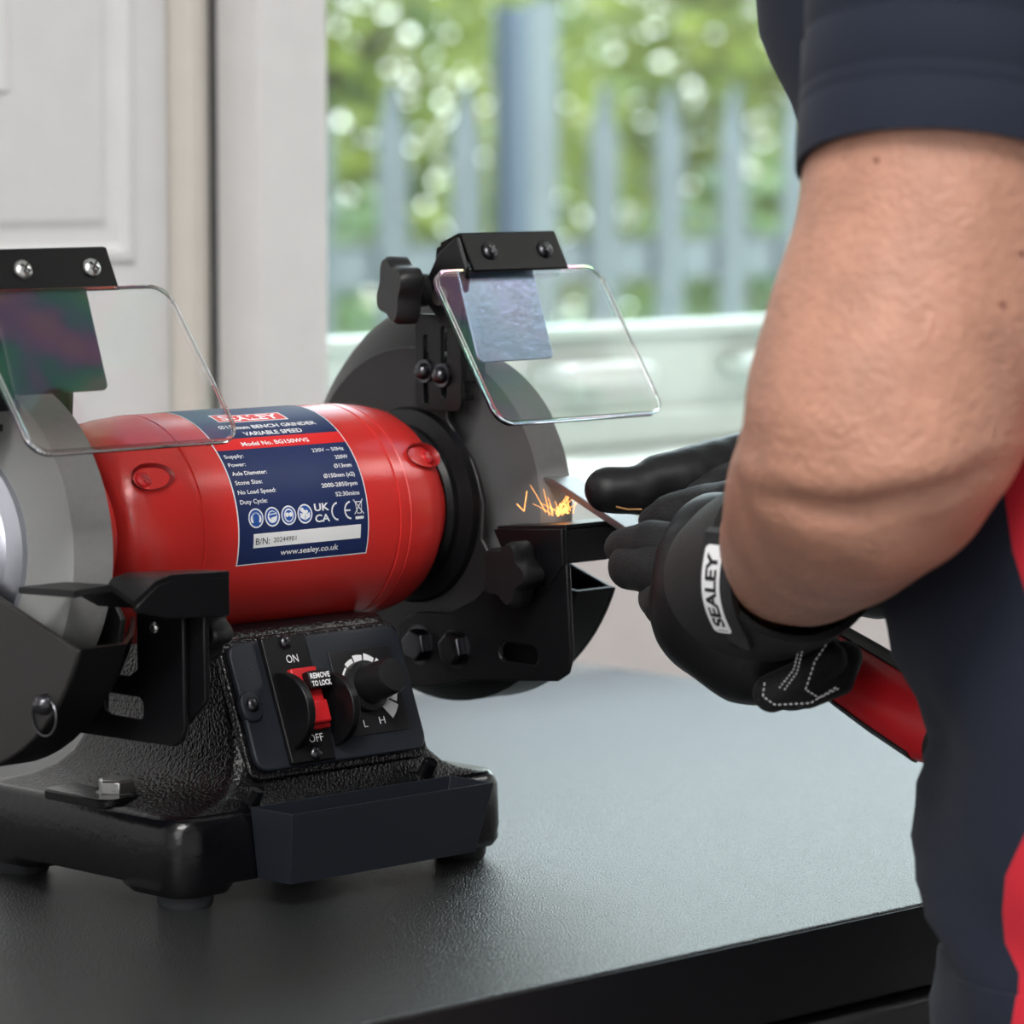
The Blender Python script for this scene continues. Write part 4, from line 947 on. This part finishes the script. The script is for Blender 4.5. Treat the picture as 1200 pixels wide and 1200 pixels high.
# ------------------------------------------------------------------ fence outside
FY = 3.2
fn_ = empty('palisade_fence', (3.5, FY, -.95), 'grey steel palisade fence with pointed pales outside the window', 'fence')
px0 = 3.055-.162*10
for i in range(40):
    x = px0+i*.162
    if i == 12: continue
    bm = bmesh.new(); pr = [(x-.034, .0), (x-.020, -.010), (x-.010, -.004), (x+.010, -.004), (x+.020, -.010), (x+.034, 0)]
    ztop = .43
    rings = []
    for z, k in ((-.92, 1), (ztop-.09, 1), (ztop, .12)):
        ring = [Vector((x+(a-x)*k, FY-.012+b, z)) for a, b in pr]+[Vector((x+(a-x)*k, FY-.009+b, z)) for a, b in reversed(pr)]
        rings.append(ring)
    add_loft(bm, rings); emit('pale', bm, M['fence'], fn_)
for z in (.135, -.60):
    bm = bmesh.new(); add_box(bm, (1.0, FY, z-.035), (8.2, FY+.006, z+.035)); add_box(bm, (1.0, FY, z+.029), (8.2, FY+.045, z+.035)); emit('rail', bm, M['fence'], fn_)
dk = mat('post steel with painted shade', (.07, .10, .14), .5)  # shade on the post's side painted in as a darker colour
for x in (3.3765, 6.13):
    bm = bmesh.new(); add_box(bm, (x+.012, FY+.006, -.95), (x+.050, FY+.075, .56)); add_box(bm, (x-.006, FY+.075, -.95), (x+.067, FY+.081, .56)); pp = emit('post', bm, dk, fn_)
    box('post_flange', (x, FY-.004, -.95), (x+.061, FY+.005, .57), M['fence'], pp)
# ------------------------------------------------------------------ trees
def leaves(name, n, cen, rad, size, m, parent, dens=None):
    verts, faces = [], []; cen = Vector(cen)
    for i in range(n):
        while True:
            p = Vector((random.uniform(-1, 1), random.uniform(-1, 1), random.uniform(-1, 1)))
            if p.length <= 1: break
        q = cen+Vector((p.x*rad[0], p.y*rad[1], p.z*rad[2])); 
        if q.z < -.93: q.z = -.93+random.random()*.3
        if noise.noise(q*1.5) < -.28 and random.random() < .8: continue
        a = Vector((random.gauss(0, 1), random.gauss(0, 1), random.gauss(0, 1))).normalized(); b = a.orthogonal().normalized(); 
        s = size*random.uniform(.6, 1.3); k = len(verts)
        c = a.cross(b)*s*.12
        verts += [q-a*s, q-b*s*.45+c, q+a*s, q+b*s*.45+c]; faces += [(k, k+1, k+2), (k, k+2, k+3)]
    me = bpy.data.meshes.new(name); me.from_pydata([tuple(v-cen) for v in verts], [], faces); me.materials.append(m)
    o = bpy.data.objects.new(name, me); link(o, parent, cen); o['kind'] = 'stuff'; return o
def tree(x, y, h, rad, n, size, m, label, name='tree', cat='tree'):
    t = empty(name, (x, y, -.95), label, cat)
    cz = h-rad[2]*.6
    bm = bmesh.new(); add_tube(bm, [(x, y, -.96), (x+.05, y, 0), (x-.03, y+.05, cz*.7)], [.11, .09, .05], 10)
    for a in range(5): add_tube(bm, [(x, y, cz*.3+a*.15), (x+math.cos(a*2.3)*rad[0]*.55, y+math.sin(a*2.3)*.5, cz*.6+a*.22)], [.04, .012], 6)
    emit('trunk', bm, M['bark'], t, smooth=True)
    leaves('foliage', n, (x, y, cz), rad, size, m, t)
tree(3.2, 5.4, 1.0, (.82, .8, 1.15), 9000, .050, M['leaf'], 'sunlit yellow green tree behind the fence, nearest the white door pier')
tree(4.95, 5.6, 1.05, (.82, .8, 1.2), 9000, .050, M['leaf'], 'sunlit yellow green tree behind the middle of the fence')
tree(6.7, 5.8, .98, (.82, .8, 1.15), 9000, .050, M['leaf'], 'sunlit yellow green tree behind the fence, nearest the person')
tree(8.45, 6.0, 1.0, (.82, .8, 1.15), 6000, .055, M['leaf'], 'sunlit tree behind the far right end of the fence')
def hedge(x, y, rad, n, label):
    t = empty('shrub', (x, y, -.95), label, 'shrub')
    bm = bmesh.new()
    for a in range(5): add_tube(bm, [(x+(a-2)*rad[0]*.3, y, -.96), (x+(a-2)*rad[0]*.36, y+.05, rad[2]*.5-.5)], [.03, .012], 6)
    emit('stems', bm, M['bark'], t, smooth=True); leaves('foliage', n, (x, y, -.95+rad[2]*.75), rad, .045, M['leafdark'], t)
hedge(3.2, 4.0, (.95, .42, .75), 4500, 'green shrub behind the left stretch of the fence')
hedge(5.3, 4.1, (.95, .42, .75), 4500, 'green shrub behind the middle stretch of the fence')
hedge(7.4, 4.2, (.95, .42, .75), 3500, 'green shrub behind the far right stretch of the fence')

for i, (x, y) in enumerate(((2.2, -1.25), (-1.3, -1.2))):  # unseen panels added around the two ceiling fill lamps
    c = empty('added_ceiling_panel', (x, y, ZC), ('right' if i == 0 else 'left')+' flush white ceiling light panel, added out of view to light the room', 'light')
    bm = bmesh.new()
    hx, hy = (.61, .31)
    for a in ((-hx-.03, -hy-.03, hx+.03, -hy), (-hx-.03, hy, hx+.03, hy+.03), (-hx-.03, -hy, -hx, hy), (hx, -hy, hx+.03, hy)): add_box(bm, (x+a[0], y+a[1], ZC-.03), (x+a[2], y+a[3], ZC-.0))
    emit('light_frame', bm, M['upvc'], c); box('diffuser', (x-hx, y-hy, ZC-.02), (x+hx, y+hy, ZC-.005), M['lamp'], c)
